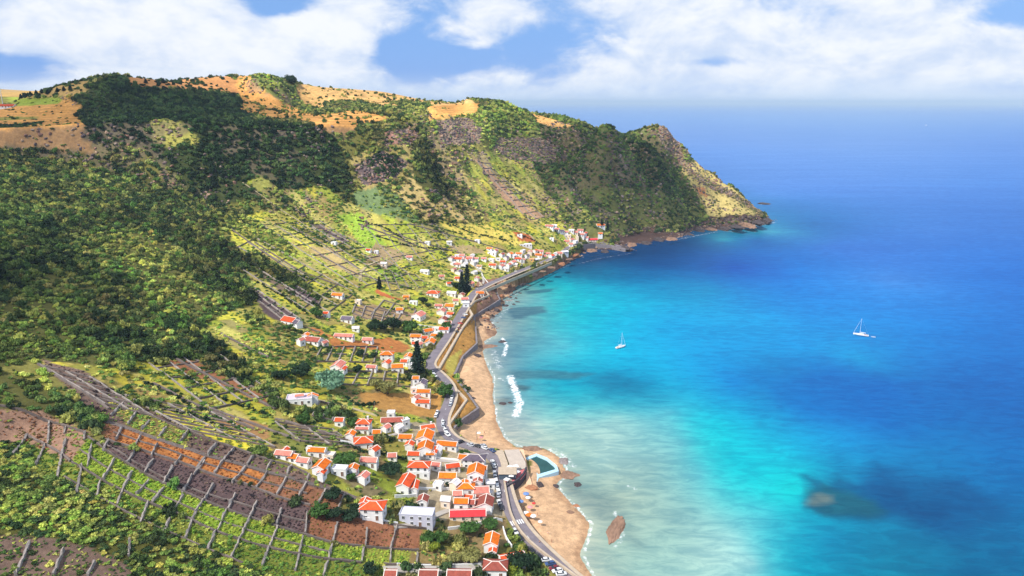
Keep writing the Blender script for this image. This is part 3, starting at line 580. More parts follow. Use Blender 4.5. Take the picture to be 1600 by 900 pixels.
REEFS = [([(1257,796),(1266,768),(1258,744),(1292,756),(1306,738),(1340,758),(1390,752),(1420,776),(1470,786),(1490,806),(1440,818),(1400,806),(1340,812),(1290,806)], 6, (12, 88, 132), .78), ([(1330,755),(1370,725),(1430,748),(1500,752),(1570,795),(1520,818),(1475,836),(1420,815),(1370,800)], 14, (8, 84, 142), .72), ([(1280,745),(1300,700),(1345,735),(1420,715),(1440,745),(1360,765)], 18, (10, 100, 160), .35),
 ([(1262,792),(1262,768),(1290,760),(1360,785),(1390,800),(1340,808),(1290,804)], 6, (30, 104, 120), .8),
 ([(1262,788),(1272,772),(1302,773),(1304,784),(1280,791)], 5, (140, 144, 126), .5),
 ([(790,580),(860,578),(930,584),(900,592),(800,592)], 5, (70, 110, 124), .6), ([(905,590),(960,580),(1015,600),(1010,618),(950,612)], 12, (20, 120, 160), .55),
 ([(790,482),(850,478),(856,488),(800,500)], 5, (80, 120, 136), .8), ([(795,600),(830,604),(820,612),(796,608)], 4, (60, 84, 96), .7),
 ([(870,735),(900,745),(905,775),(880,768)], 5, (90, 116, 118), .7), ([(880,770),(960,780),(1000,850),(960,830),(925,800)], 10, (120, 150, 148), .6),
 ([(1140,590),(1300,570),(1420,600),(1420,680),(1300,660),(1170,650)], 40, (2, 96, 190), .5),
 ([(760,625),(800,620),(800,632),(765,634)], 4, (70, 96, 110), .7), ([(820,455),(870,450),(860,456),(825,460)], 4, (60, 110, 130), .7), ([(900,395),(990,393),(1000,400),(905,412)], 12, (4, 60, 110), .6)]
for poly, so_, c_, a_ in REEFS:
    k = softpoly(poly, so_)[..., None] * a_; seac = seac * (1 - k) + np.array(srgb(*c_)) * .62 * k
cdm, _ = segdist(SX[:, :490], SY[:, :490], coast); dsea = np.full(SX.shape, 1e4); dsea[:, :490] = cdm
shal = np.exp(-dsea / 7.0)[..., None] * (SY < 560)[..., None] * .55
seac = seac * (1 - shal) + np.array(srgb(186, 190, 168)) * shal
foam = np.zeros(SX.shape)
for pts, wd, amp in ([(785,528),(792,540),(787,556)], 2.2, 1.0), ([(797,588),(803,605),(812,628),(806,650)], 3.6, 1.05), ([(775,640),(768,655),(785,685)], 1.2, .8), ([(778,590),(790,596),(800,586)], 2.0, .7), \
    ([(862,702),(880,712),(895,728)], 5, .62), ([(780,575),(775,560),(770,548)], 5.0, .6), ([(1150,358),(1190,352),(1212,347)], 5, .8), ([(1060,374),(1120,362),(1180,362)], 6, .62), ([(1185,320),(1205,318)], 5, .8), ([(905,412),(940,403),(985,396)], 4, .55), \
    ([(905,868),(917,838),(921,818),(898,792)], 1.2, .5), ([(984,760),(992,763)], 2, .75), ([(800,470),(815,446),(850,428),(890,414)], 4, .55), ([(770,505),(790,486),(800,470)], 5, .55), ([(960,800),(975,835),(962,855)], 2.2, .6):
    pp = np.array([at(u, v)[:2] for u, v in pts]); d, _ = segdist(SX[:, :490], SY[:, :490], pp); foam[:, :490] = np.maximum(foam[:, :490], amp * np.exp(-(d / wd) ** 2))
bz_ = (SY < 560) & (SY > 150); foam = np.maximum(foam, np.where(bz_, 0.8 * np.exp(-((dsea - 1.2 - 1.2 * fbm(SX, SY, 14, 3, 150)) / 1.0) ** 2), 0)); foam = np.maximum(foam, np.where(SY >= 560, .58 * np.exp(-(dsea / 2.2) ** 2), 0))
si = np.arange(SX.size).reshape(SX.shape); sq = np.stack([si[:-1, :-1], si[1:, :-1], si[1:, 1:], si[:-1, 1:]], -1).reshape(-1, 4)
me = bpy.data.meshes.new('sea'); me.vertices.add(SX.size); me.vertices.foreach_set('co', np.stack([SX, SY, np.zeros_like(SX)], -1).ravel())
me.loops.add(sq.size); me.loops.foreach_set('vertex_index', sq.ravel().astype(np.int32)); me.polygons.add(len(sq))
me.polygons.foreach_set('loop_start', np.arange(0, sq.size, 4, dtype=np.int32)); me.update(calc_edges=True)
ca = me.color_attributes.new('water', 'FLOAT_COLOR', 'POINT'); ca.data.foreach_set('color', np.concatenate([seac, foam[..., None]], -1).ravel().astype(np.float32))
m = bpy.data.materials.new('sea_water'); m.use_nodes = True; t = NT(m.node_tree); p = m.node_tree.nodes['Principled BSDF']
a = t.n('ShaderNodeAttribute'); a.attribute_name = 'water'
g = t.n('ShaderNodeNewGeometry'); mp = t.n('ShaderNodeMapping'); t.l(g.outputs['Position'], mp.inputs[0]); mp.inputs['Rotation'].default_value = (0, 0, R(20)); mp.inputs['Scale'].default_value = (.55, 1.5, 1)
rip = t.noise(mp.outputs[0], .13, 7, .68, .6); big = t.noise(mp.outputs[0], .018, 5, .6, .5); vast = t.noise(mp.outputs[0], .0025, 5, .6, .8)
n5 = t.noise(g.outputs['Position'], .35, 6, .7)
fo = t.math('MULTIPLY', t.ramp(t.math('MULTIPLY', a.outputs['Alpha'], t.math('ADD', t.math('MULTIPLY', n5, 3.4), -.9)), .38, .95), .9)
mp2 = t.n('ShaderNodeMapping'); t.l(g.outputs['Position'], mp2.inputs[0]); mp2.inputs['Scale'].default_value = (.16, 1.0, 1); strk = t.noise(mp2.outputs[0], .017, 6, .62, .7)
tone = t.math('ADD', t.math('MULTIPLY', rip, .9), t.math('ADD', t.math('MULTIPLY', big, .22), t.math('ADD', t.math('MULTIPLY', vast, .18), t.math('MULTIPLY', strk, .34))))
c = t.mix(1.0, a.outputs['Color'], t.mix(t.ramp(tone, .66, 1.0), (.70, .79, .86), (1.20, 1.14, 1.09)), 'MULTIPLY')
c = t.mix(fo, c, (.86, .88, .88)); 
b = t.n('ShaderNodeBump'); b.inputs['Strength'].default_value = .35; b.inputs['Distance'].default_value = 1.2
t.l(t.math('ADD', rip, t.math('MULTIPLY', big, 1.5)), b.inputs['Height'])
fr = t.n('ShaderNodeFresnel'); fr.inputs['IOR'].default_value = 1.33
df = t.n('ShaderNodeBsdfDiffuse'); t.l(c, df.inputs[0]); t.l(b.outputs[0], df.inputs['Normal'])
gl = t.n('ShaderNodeBsdfGlossy'); gl.inputs['Color'].default_value = (.42, .68, 1, 1); gl.inputs['Roughness'].default_value = .25; t.l(b.outputs[0], gl.inputs['Normal'])
mx = t.n('ShaderNodeMixShader'); t.l(t.math('MULTIPLY', fr.outputs[0], t.ramp(fo, 0, 1, .55, .05)), mx.inputs[0]); t.l(df.outputs[0], mx.inputs[1]); t.l(gl.outputs[0], mx.inputs[2])
m.node_tree.nodes.remove(p); t.l(mx.outputs[0], m.node_tree.nodes['Material Output'].inputs[0])
me.materials.append(m); me.validate()
so_ = bpy.data.objects.new('sea', me); COL.objects.link(so_); tag(so_, 'turquoise to deep blue sea filling the bay', kind='structure')
# ---------------------------------------------------------------- vegetation
def leaf_material(name='foliage', attr=True, rgb=None, spread=.25):
    m = bpy.data.materials.new(name); m.use_nodes = True; t = NT(m.node_tree); p = m.node_tree.nodes['Principled BSDF']
    g = t.n('ShaderNodeNewGeometry'); n1 = t.noise(g.outputs['Position'], .9, 3, .6)
    if attr:
        a = t.n('ShaderNodeAttribute'); a.attribute_type = 'INSTANCER'; a.attribute_name = 'tint'; base = a.outputs['Color']
    else:
        rg = t.n('ShaderNodeRGB'); rg.outputs[0].default_value = rgb + (1,); base = rg.outputs[0]
    isl = t.ramp(g.outputs['Random Per Island'], 0, 1, 1 - spread, 1 + spread)
    hs = t.n('ShaderNodeHueSaturation'); t.l(t.math('MULTIPLY', isl, t.ramp(n1, .3, .7, .75, 1.3)), hs.inputs['Value']); t.l(base, hs.inputs['Color'])
    t.l(hs.outputs[0], p.inputs['Base Color']); p.inputs['Roughness'].default_value = .7; p.inputs['Specular IOR Level'].default_value = .2
    tr = t.n('ShaderNodeBsdfTranslucent'); t.l(hs.outputs[0], tr.inputs[0]); mx = t.n('ShaderNodeMixShader'); mx.inputs[0].default_value = .25
    out = m.node_tree.nodes['Material Output']; t.l(p.outputs[0], mx.inputs[1]); t.l(tr.outputs[0], mx.inputs[2]); t.l(mx.outputs[0], out.inputs[0])
    return m
def clump(seed, leaves=110, size=.30, flat=.8, lobes=6, core=True):
    """a shrub or crown of radius about 1: several lobes, each a rough core wrapped in leaf sprays"""
    r = np.random.default_rng(seed); v = []; f = []
    cs = [(0, 0, .45, .62)] + [(.62 * math.cos(a), .62 * math.sin(a), .28 + .5 * r.random(), .34 + .2 * r.random()) for a in r.random() * 6 + np.arange(lobes - 1) * 6.283 / (lobes - 1)]
    if core:
        for (cx, cy, cz, cr) in cs:
            bm = bmesh.new(); bmesh.ops.create_icosphere(bm, subdivisions=1, radius=cr * .82); k = len(v)
            for q in bm.verts:
                s = 1 + .35 * (r.random() - .5); v.append((cx + q.co.x * s, cy + q.co.y * s, max(-.15, cz * flat + q.co.z * s * flat)))
            for q in bm.faces: f.append(tuple(k + x.index for x in q.verts))
            bm.free()
    for i in range(leaves):
        cx, cy, cz, cr = cs[r.integers(len(cs))]; d = r.normal(size=3); d /= np.linalg.norm(d); d[2] = abs(d[2]) * .9 + .1 * d[2]
        c = np.array([cx, cy, cz * flat]) + d * cr * (.8 + .35 * r.random()) * np.array([1, 1, flat])
        n = d + .8 * r.normal(size=3); n /= np.linalg.norm(n); a = np.cross(n, r.normal(size=3)); a /= np.linalg.norm(a); b = np.cross(n, a)
        s = size * (.6 + .8 * r.random()); k = len(v)
        v += [tuple(c + a * s), tuple(c + b * s * .6), tuple(c - a * s * .8), tuple(c - b * s * .6)]; f.append((k, k + 1, k + 2, k + 3))
    return v, f
def scatter(name, protos, pos, scl, rot, tint, pick, m, label, cat):
    """one mass of plants: points that carry size, turn and tint, and the few plant shapes they bear"""
    v = [tuple(p) for p in pos]; n0 = len(v); f = []; pid = [0] * n0
    for i, (pv, pf) in enumerate(protos):
        k = len(v); v += pv; f += [tuple(q + k for q in x) for x in pf]; pid += [i + 1] * len(pv)
    me = bpy.data.meshes.new(name); me.from_pydata(v, [], f); me.materials.append(m)
    N = len(v)
    def put(nm, typ, arr, dflt):
        at_ = me.attributes.new(nm, typ, 'POINT'); full = np.tile(np.array(dflt, np.float32), (N, 1)); full[:n0] = arr
        at_.data.foreach_set({'FLOAT_VECTOR': 'vector', 'FLOAT_COLOR': 'color'}[typ], full.ravel())
    put('scl', 'FLOAT_VECTOR', scl, (1, 1, 1)); put('turn', 'FLOAT_VECTOR', rot, (0, 0, 0)); put('tint', 'FLOAT_COLOR', np.c_[tint, np.ones(n0)], (0, 0, 0, 1))
    a1 = me.attributes.new('proto', 'INT', 'POINT'); a1.data.foreach_set('value', np.array(pid, np.int32))
    a2 = me.attributes.new('pick', 'INT', 'POINT'); a2.data.foreach_set('value', np.r_[pick, np.zeros(N - n0)].astype(np.int32))
    o = bpy.data.objects.new(name, me); COL.objects.link(o)
    ng = bpy.data.node_groups.new(name, 'GeometryNodeTree')
    ng.interface.new_socket('Geometry', in_out='INPUT', socket_type='NodeSocketGeometry'); ng.interface.new_socket('Geometry', in_out='OUTPUT', socket_type='NodeSocketGeometry')
    N_ = ng.nodes.new; L_ = ng.links.new; gi = N_('NodeGroupInput'); go = N_('NodeGroupOutput')
    def attr(nm, typ): q = N_('GeometryNodeInputNamedAttribute'); q.data_type = typ; q.inputs[0].default_value = nm; return q.outputs[0]
    def part(i):
        cmp_ = N_('FunctionNodeCompare'); cmp_.data_type = 'INT'; cmp_.operation = 'EQUAL'; L_(attr('proto', 'INT'), cmp_.inputs['A'] if False else cmp_.inputs[2]); cmp_.inputs[3].default_value = i
        s = N_('GeometryNodeSeparateGeometry'); s.domain = 'POINT'; L_(gi.outputs[0], s.inputs[0]); L_(cmp_.outputs[0], s.inputs[1]); return s.outputs[0]
    join = N_('GeometryNodeJoinGeometry')
    for i in range(len(protos)):
        gti = N_('GeometryNodeGeometryToInstance'); L_(part(i + 1), gti.inputs[0]); L_(gti.outputs[0], join.inputs[0])
    iop = N_('GeometryNodeInstanceOnPoints'); L_(part(0), iop.inputs['Points']); L_(join.outputs[0], iop.inputs['Instance'])
    iop.inputs['Pick Instance'].default_value = True; L_(attr('pick', 'INT'), iop.inputs['Instance Index'])
    L_(attr('turn', 'FLOAT_VECTOR'), iop.inputs['Rotation']); L_(attr('scl', 'FLOAT_VECTOR'), iop.inputs['Scale'])
    L_(iop.outputs[0], go.inputs[0])
    md = o.modifiers.new('plants', 'NODES'); md.node_group = ng
    return tag(o, label, cat, kind='stuff')
LEAFM = leaf_material('shrub_foliage')
PROTOS = [clump(s, 120, .24, fl, 6) for s, fl in ((1, .8), (2, .7), (3, 1.0), (4, .62), (5, .9))]
PROTOS_SMALL = [clump(s, 46, .34, .85, 4) for s in (11, 12, 13)]
# places for shrubs: a jittered lattice thinned by the land cover
st = 1.75
bx, by = np.meshgrid(np.arange(-640, 430, st), np.arange(100, 1240, st), indexing='ij')
bx = (bx + rng.uniform(-.5, .5, bx.shape) * st).ravel(); by = (by + rng.uniform(-.5, .5, by.shape) * st).ravel()
bz = H(bx, by); bu, bv = proj(bx, by, bz)
ok = (bz > 3.8) & (bu > -80) & (bu < 1300) & (bv < 960)
for ln, wd in ROADL.values(): ok &= segdist(bx, by, ln)[0] > wd / 2 + 1.2
KEEP_OUT = []      # filled by the buildings before the shrubs are made
# ---------------------------------------------------------------- roads, sea walls, pavements
ORD = 'first second third fourth fifth sixth seventh eighth ninth tenth eleventh twelfth thirteenth fourteenth fifteenth sixteenth seventeenth eighteenth nineteenth twentieth'.split()
ASPH = mat('asphalt', srgb(122, 114, 120), .9, .2, .25, coord='Object'); CREAM = mat('cream_concrete', srgb(186, 168, 146), .85, .16, .5); CONC = mat('pale_concrete', srgb(172, 164, 156), .85, .12, .5)
GREYST = mat('grey_sea_wall_stone', srgb(128, 120, 122), .9, .3, .8, .6); DRYST = mat('dry_stone', srgb(112, 100, 94), .95, .32, 1.4, .8, obj_var=.14); PALEST = mat('pale_dry_stone', srgb(150, 140, 132), .95, .28, 1.4, .8, obj_var=.1)
WHITE = mat('white_plaster', (.84, .83, .81), .75, .10, .4, .05, obj_var=.08); WMARK = mat('white_paint', (.75, .75, .73), .7, .08, 3)
def ribbon(name, line, half, lift, m, off=0.0, parent=None):
    p = np.asarray(line, float); d = np.gradient(p[:, :2], axis=0); d /= np.linalg.norm(d, axis=1)[:, None] + 1e-9; n = np.stack([d[:, 1], -d[:, 0]], 1)
    v = []; k = len(p)
    for s in (-1, -.5, .5, 1): v += [(a[0] + b[0] * (off + s * half), a[1] + b[1] * (off + s * half), a[2] + lift - (0 if abs(s) < 1 else 0)) for a, b in zip(p, n)]
    v += [(a[0] + b[0] * (off + s * half), a[1] + b[1] * (off + s * half), a[2] + lift - .5) for s in (-1, 1) for a, b in zip(p, n)]
    f = [(r * k + i, (r + 1) * k + i, (r + 1) * k + i + 1, r * k + i + 1) for r in range(3) for i in range(k - 1)]
    f += [(4 * k + i, i, i + 1, 4 * k + i + 1) for i in range(k - 1)] + [(3 * k + i, 5 * k + i, 5 * k + i + 1, 3 * k + i + 1) for i in range(k - 1)]
    return mesh_obj(name, v, f, m, parent)
road = tag(ribbon('coast_road', ROADL['coast_road'][0], 3.1, 0, ASPH), 'grey asphalt coast road winding through the village', kind='structure')
tag(ribbon('pavement', ROADL['coast_road'][0][:-14], .75, .13, CREAM, 3.9), 'pale pavement along the seaward side of the coast road', kind='structure')
cl = ROADL['coast_road'][0]
k0 = int(np.argmin(np.hypot(cl[:, 0] - at(800, 819, 7.3)[0], cl[:, 1] - at(800, 819, 7.3)[1])))
dv = cl[k0 + 1] - cl[k0 - 1]; dv = dv / np.linalg.norm(dv); nv_ = np.array([dv[1], -dv[0], 0])
for i in range(6):
    c = cl[k0] + nv_ * (-2.5 + i); q = [c + dv * a + nv_ * b + np.array([0, 0, .012]) for a, b in ((-1.6, -.28), (1.6, -.28), (1.6, .28), (-1.6, .28))]
    mesh_obj('crossing_stripe', q, [(0, 3, 2, 1)], WMARK, road)
for i in range(4, len(cl) - 16, 3):
    d = cl[i + 1] - cl[i]; d = d / np.linalg.norm(d); n = np.array([d[1], -d[0], 0])
    if i < k0 + 40: mesh_obj('lane_dash', [cl[i] + d * a + n * b + np.array([0, 0, .012]) for a, b in ((0, -.09), (2, -.09), (2, .09), (0, .09))], [(0, 3, 2, 1)], WMARK, road)
LANES = [('village_lane', 'narrow concrete lane climbing behind the village houses', [(760,792),(700,797),(640,822),(615,822)], 1.5),
 ('field_lane', 'grey lane between the orange plots and the upper vineyard', [(150,655),(187,665),(233,682),(277,697),(320,711),(370,723),(420,738),(475,753),(540,771),(565,782)], 1.0),
 ('curved_driveway', 'curved driveway beside the long brown roofed house', [(640,662),(634,672),(615,680),(595,684),(580,690),(570,700)], 1.3),
 ('villa_track', 'pale track leading to the large white villa', [(486,624),(510,628),(530,634),(556,640),(590,650)], 1.1),
 ('hill_track', 'short bent track on the green middle slope', [(562,440),(563,426),(572,416),(590,408)], 1.5), ('house_driveway', 'white driveway running down to the sea front houses', [(640,712),(670,717),(710,722),(745,727)], 1.3),
 ('terrace_track', 'long diagonal grassy track on the upper slope', [(380,285),(410,305),(440,328),(470,346),(500,362)], 1.6), ('north_lane', 'lane descending to the far end of the coast road', [(877,360),(884,370),(890,380)], 1.5),
 ('grove_lane', 'lane climbing between the northern houses', [(744,452),(756,440),(752,425),(742,415)], 1.2), ('steep_lane', 'steep lane dropping to the coast road between white houses', [(805,425),(815,412),(822,402)], 1.3), ('farm_track', 'pale farm track above the white roofed sheds', [(790,352),(815,362),(835,375)], 1.2)]
def ground_line(uv, step=2.5, lift=.0, up=0.0):
    p = smooth_line([tuple(on(u, v)) for u, v in uv], step); p[:, 2] = H(p[:, 0], p[:, 1]) + lift; return p
LANE_LINES = []
for nm, lb, uv, half in LANES:
    ln = ground_line(uv, 2.0, .28); LANE_LINES.append((ln, half)); tag(ribbon(nm, ln, half, 0, DRYST if nm == 'field_lane' else CONC if 'track' not in nm else mat('dusty_track', srgb(176, 160, 124), .95, .15, .5)), lb, kind='structure')

def wall_mesh(p, th, top, bot, rough=0.0, seed=0):
    """wall along the line p; top and bottom relative to the line's height"""
    r = np.random.default_rng(seed); p = np.asarray(p, float); d = np.gradient(p[:, :2], axis=0); d /= np.linalg.norm(d, axis=1)[:, None] + 1e-9; n = np.stack([d[:, 1], -d[:, 0]], 1)
    v = []; k = len(p)
    for s, z in ((-1.25, bot), (-1, top), (1, top), (1.25, bot)):
        for i in range(k):
            e = r.normal() * rough; v.append((p[i, 0] + n[i, 0] * (s * th / 2 + e * .3), p[i, 1] + n[i, 1] * (s * th / 2 + e * .3), p[i, 2] + z + (e if z > 0 else 0)))
    f = [(a * k + i, a * k + i + 1, b * k + i + 1, b * k + i) for a, b in ((0, 1), (1, 2), (2, 3)) for i in range(k - 1)]
    f += [(0, k, 2 * k, 3 * k), (k - 1, 4 * k - 1, 3 * k - 1, 2 * k - 1)]
    return v, f
def wall(name, p, th, top, bot, m, label, cat, group=None, rough=0.0, parent=None):
    p = np.asarray(p, float); c = p.mean(0); v, f = wall_mesh(p - c, th, top, bot, rough, int(abs(c[0] * 13 + c[1] * 7)) % 9999)
    o = mesh_obj(name, v, f, m, parent); o.location = tuple(c); return tag(o, label, cat, group, 'thing' if label else None)
def poly3(uvh): return smooth_line([tuple(at(*a)) for a in uvh], 3.0)
def sharp(uvh):
    q = [np.array(at(*a)) for a in uvh]; o = []
    for a, b in zip(q[:-1], q[1:]):
        n = max(1, int(np.linalg.norm(b - a) / 4)); o += [a + (b - a) * i / n for i in range(n)]
    return np.array(o + [q[-1]])
wall('sea_wall', sharp(EMB[1][:3]), 1.4, .3, -5, GREYST, 'grey stone sea wall below the northern corner of the brown embankment', 'sea wall', 'sea walls', .1)
wall('sea_wall', sharp(EMB[1][2:7]), 1.4, .4, -5, GREYST, 'long grey stone sea wall beneath the brown grass bank beside the tall conifer', 'sea wall', 'sea walls', .1)
wall('sea_wall', sharp(EMB[1][6:]), 1.4, .4, -5, GREYST, 'grey stone sea wall round the pointed southern bastion of the embankment', 'sea wall', 'sea walls', .1)
wall('parapet', sharp(EMB[0][:4]), .9, .8, -.6, CREAM, 'cream parapet of the northern bastion by the lone orange roofed house', 'parapet', 'cream parapets')
wall('parapet', sharp(EMB[0][3:7]), 1.7, .5, -.6, CREAM, 'broad cream parapet walk down the middle of the brown embankment', 'parapet', 'cream parapets')
wall('parapet', sharp(EMB[0][6:]), 1.3, .5, -.6, CREAM, 'cream parapet walk of the southern bastion, bent at its point', 'parapet', 'cream parapets')
for s in (0, 1, 2):      # stepped grey buttress walls at the inner corner
    wall('step_wall', sharp([(741 - 2.5 * s, 494 + s * 2, 9.5 - s), (736 - 2 * s, 505 + s * 2, 9.5 - s), (728 - 1.5 * s, 514 + 2 * s, 9 - s)][::1]), .8, .5, -6, GREYST, ORD[s] + ' of the three grey stepped retaining walls at the inner corner of the bank', 'retaining wall', 'stepped retaining walls')
bw = poly3([(788,752,7.9),(791,770,7.9),(797,802,7.8),(806,820,7.7),(818,838,7.6),(843,860,7.4),(870,880,7.3),(900,901,7.3),(935,928,7.3)])
wall('beach_wall', bw, .8, .7, -6, CREAM, 'cream sea wall between the parked cars and the southern beach', 'sea wall')
wall('road_parapet', poly3([(745,459,14),(770,449,14),(800,436,13.9),(832,423,12.9),(862,410,12)]), .7, .7, -2.2, CREAM, 'straight cream parapet beside the road above the northern rocks', 'parapet', 'cream parapets')
wall('harbour_wall', sharp([(893,388,9),(905,383,8),(930,381,6.5),(955,384,4.5),(978,390,3)]), 1.6, .8, -8, GREYST, 'grey harbour wall curving out below the red roofed building at the far end', 'sea wall', 'sea walls', .15)

# the square on the sea front, the restaurant terrace and the sea water pool
def slab(name, uvh, thick, m, parent=None, kind=None, label=None, cat=None, side=None):
    q = [at(*a) for a in uvh]; n = len(q); c = np.mean(q, 0)
    area = sum(q[i][0] * q[(i + 1) % n][1] - q[(i + 1) % n][0] * q[i][1] for i in range(n))
    if area < 0: q = q[::-1]
    v = [(a[0] - c[0], a[1] - c[1], a[2] - c[2]) for a in q] + [(a[0] - c[0], a[1] - c[1], a[2] - c[2] - thick) for a in q]
    f = [tuple(range(n)), tuple(range(2 * n - 1, n - 1, -1))] + [(i, n + i, n + (i + 1) % n, (i + 1) % n) for i in range(n)]
    o = mesh_obj(name, v, f, [m] + ([side] if side else []), parent); o.location = tuple(c)
    if side:
        for k, pl in enumerate(o.data.polygons): pl.material_index = 0 if k == 0 else 1
    return tag(o, label, cat, kind=kind)
slab('square', [(775,704,8.0),(786,703,8),(793,722,8),(797,742,8),(787,744,8),(782,722,8)], 5, CREAM, kind='structure', label='cream paved strip on the sea front')
slab('sports_court', [(788,703,7.4),(811,702,7.2),(821,722,7.2),(822,731,7.2),(800,738,7.4),(795,722,7.4)], 5, mat('court_grey', srgb(188, 174, 160), .9, .12, .3), kind='structure', label='grey paved court beside the cream strip')
slab('pool_walk', [(812,702,6),(818,702,6),(828,745,4.5),(832,758,3.6),(822,757,3.8),(823,732,5.2)], 5, mat('warm_paving', srgb(226, 184, 150), .9, .1, .4), kind='structure', label='sand coloured walk between court and pool')
for q in ((780,712,7.6),(790,725,7.6),(800,712,7.3),(808,722,7.2),(815,712,6.5),(795,742,7.4),(805,745,7.3),(812,738,7.2),(816,728,6.8),(824,745,5)):
    q = at(*q); KEEP_OUT.append((q[0], q[1], 7.5))
TERR = empty('restaurant_terrace', at(803, 745, 7.4)); tag(TERR, 'round restaurant terrace with pink floor and dark curved wall above the beach', 'terrace')
tp = [(787,746,7.6),(797,743,7.5),(800,739,7.4),(822,732,7.2),(821,740,7.2),(814,748,7.2),(803,756,7.3),(790,762,7.5)]
def under(o, par):
    o.parent = par; o.location = Vector(o.location) - par.location; return o
under(slab('floor', tp, .4, mat('pink_paving', srgb(206, 116, 118), .85, .15, .6)), TERR)
w_ = wall('curved_wall', poly3(tp[3:] ), .7, .9, -5.5, mat('dark_basalt_wall', srgb(74, 70, 78), .9, .25, 1, .5), None, None); under(w_, TERR)
GLASSD = mat('dark_glass', (.03, .035, .045), .15, .3, .5, spec=.6)
kb = MB().box(-4, 4, -3, 3, 0, 2.8).build('kiosk_wall', mat('kiosk_slate', srgb(86, 100, 112), .6, .1), TERR); kb.location = Vector(tuple(at(793, 744, 7.6))) - TERR.location
kr = MB().box(-4.4, 4.4, -3.4, 3.4, 2.8, 3.05).build('kiosk_roof', CREAM, TERR); kr.location = kb.location

POOL = empty('sea_pool', at(840, 730, 1.8)); tag(POOL, 'sea water swimming pool with pale blue deck on the rocks', 'swimming pool')
outer = [(819,716),(838,708.5),(855,715),(870,727),(873,736),(842,746),(837,758),(828,757)]; inner = [(825,718),(839,712.5),(854,719),(866,729),(868,733),(841,741),(837,737),(834,733)]
vo = [at(u, v, 2.6) - np.array(POOL.location) for u, v in outer]; vi = [at(u, v, 2.6) - np.array(POOL.location) for u, v in inner]; n = 8
low = lambda q, z: [(a[0], a[1], z) for a in q]
zt = vo[0][2]
mesh_obj('deck', low(vo, zt) + low(vi, zt) + low(vo, zt - 4) + low(vi, zt - 1.5),
         [(i, n + i, n + (i + 1) % n, (i + 1) % n) for i in range(n)] + [(i, (i + 1) % n, 2 * n + (i + 1) % n, 2 * n + i) for i in range(n)] + [(n + i, 3 * n + i, 3 * n + (i + 1) % n, n + (i + 1) % n) for i in range(n)],
         mat('pale_blue_concrete', srgb(178, 212, 228), .7, .08, .4), POOL)
mesh_obj('pool_water', low(vi, zt - .45), [tuple(range(n))[::-1]], mat('pool_water_green', srgb(44, 82, 80), .35, .2, .15, spec=.2), POOL)

# ---------------------------------------------------------------- dry stone walls of the vineyard
def c5(*q): return [(x / 3, 600 + y / 3) for x, y in q]
def c6(*q): return [(300 + x / 4, 680 + y / 4) for x, y in q]
ROWW = [('upper edge wall of the vineyard, above the lane', [(160,621),(193,631),(245,655),(293,673),(337,691),(367,701),(397,712),(425,722),(455,728),(482,742)]),
 ('wall between the orange plots and the purple plots', [(165,688),(213,702),(283,723),(333,743),(393,760),(440,780),(485,790)]), ('wall between the purple plots and the bright green plots', [(137,683),(167,707),(230,743),(287,770),(353,797),(430,822),(475,836),(522,850),(570,855),(655,861)]),
 ('wall below the bright green plots', [(112,723),(160,752),(233,787),(277,803),(333,830),(400,852),(462,866),(512,875),(565,880)]), ('wall along the top of the stony plots by the dark scrub', [(0,635),(40,643),(77,658),(100,665),(133,677)]),
 ('wall below the stony plots in the corner', [(43,681),(72,696),(110,722)]), ('wall along the brown plots beneath the large white flat roofed building', [(530,800),(560,808),(620,823),(690,828)]), ('grey wall beside the concrete yard at the bottom', [(600,882),(680,884),(760,880)])]
for lb, uv in ROWW: wall('stone_wall', ground_line(uv, 2.2), .6, .85, -.8, DRYST, 'long dry stone ' + lb, 'stone wall', 'long vineyard walls', .16)
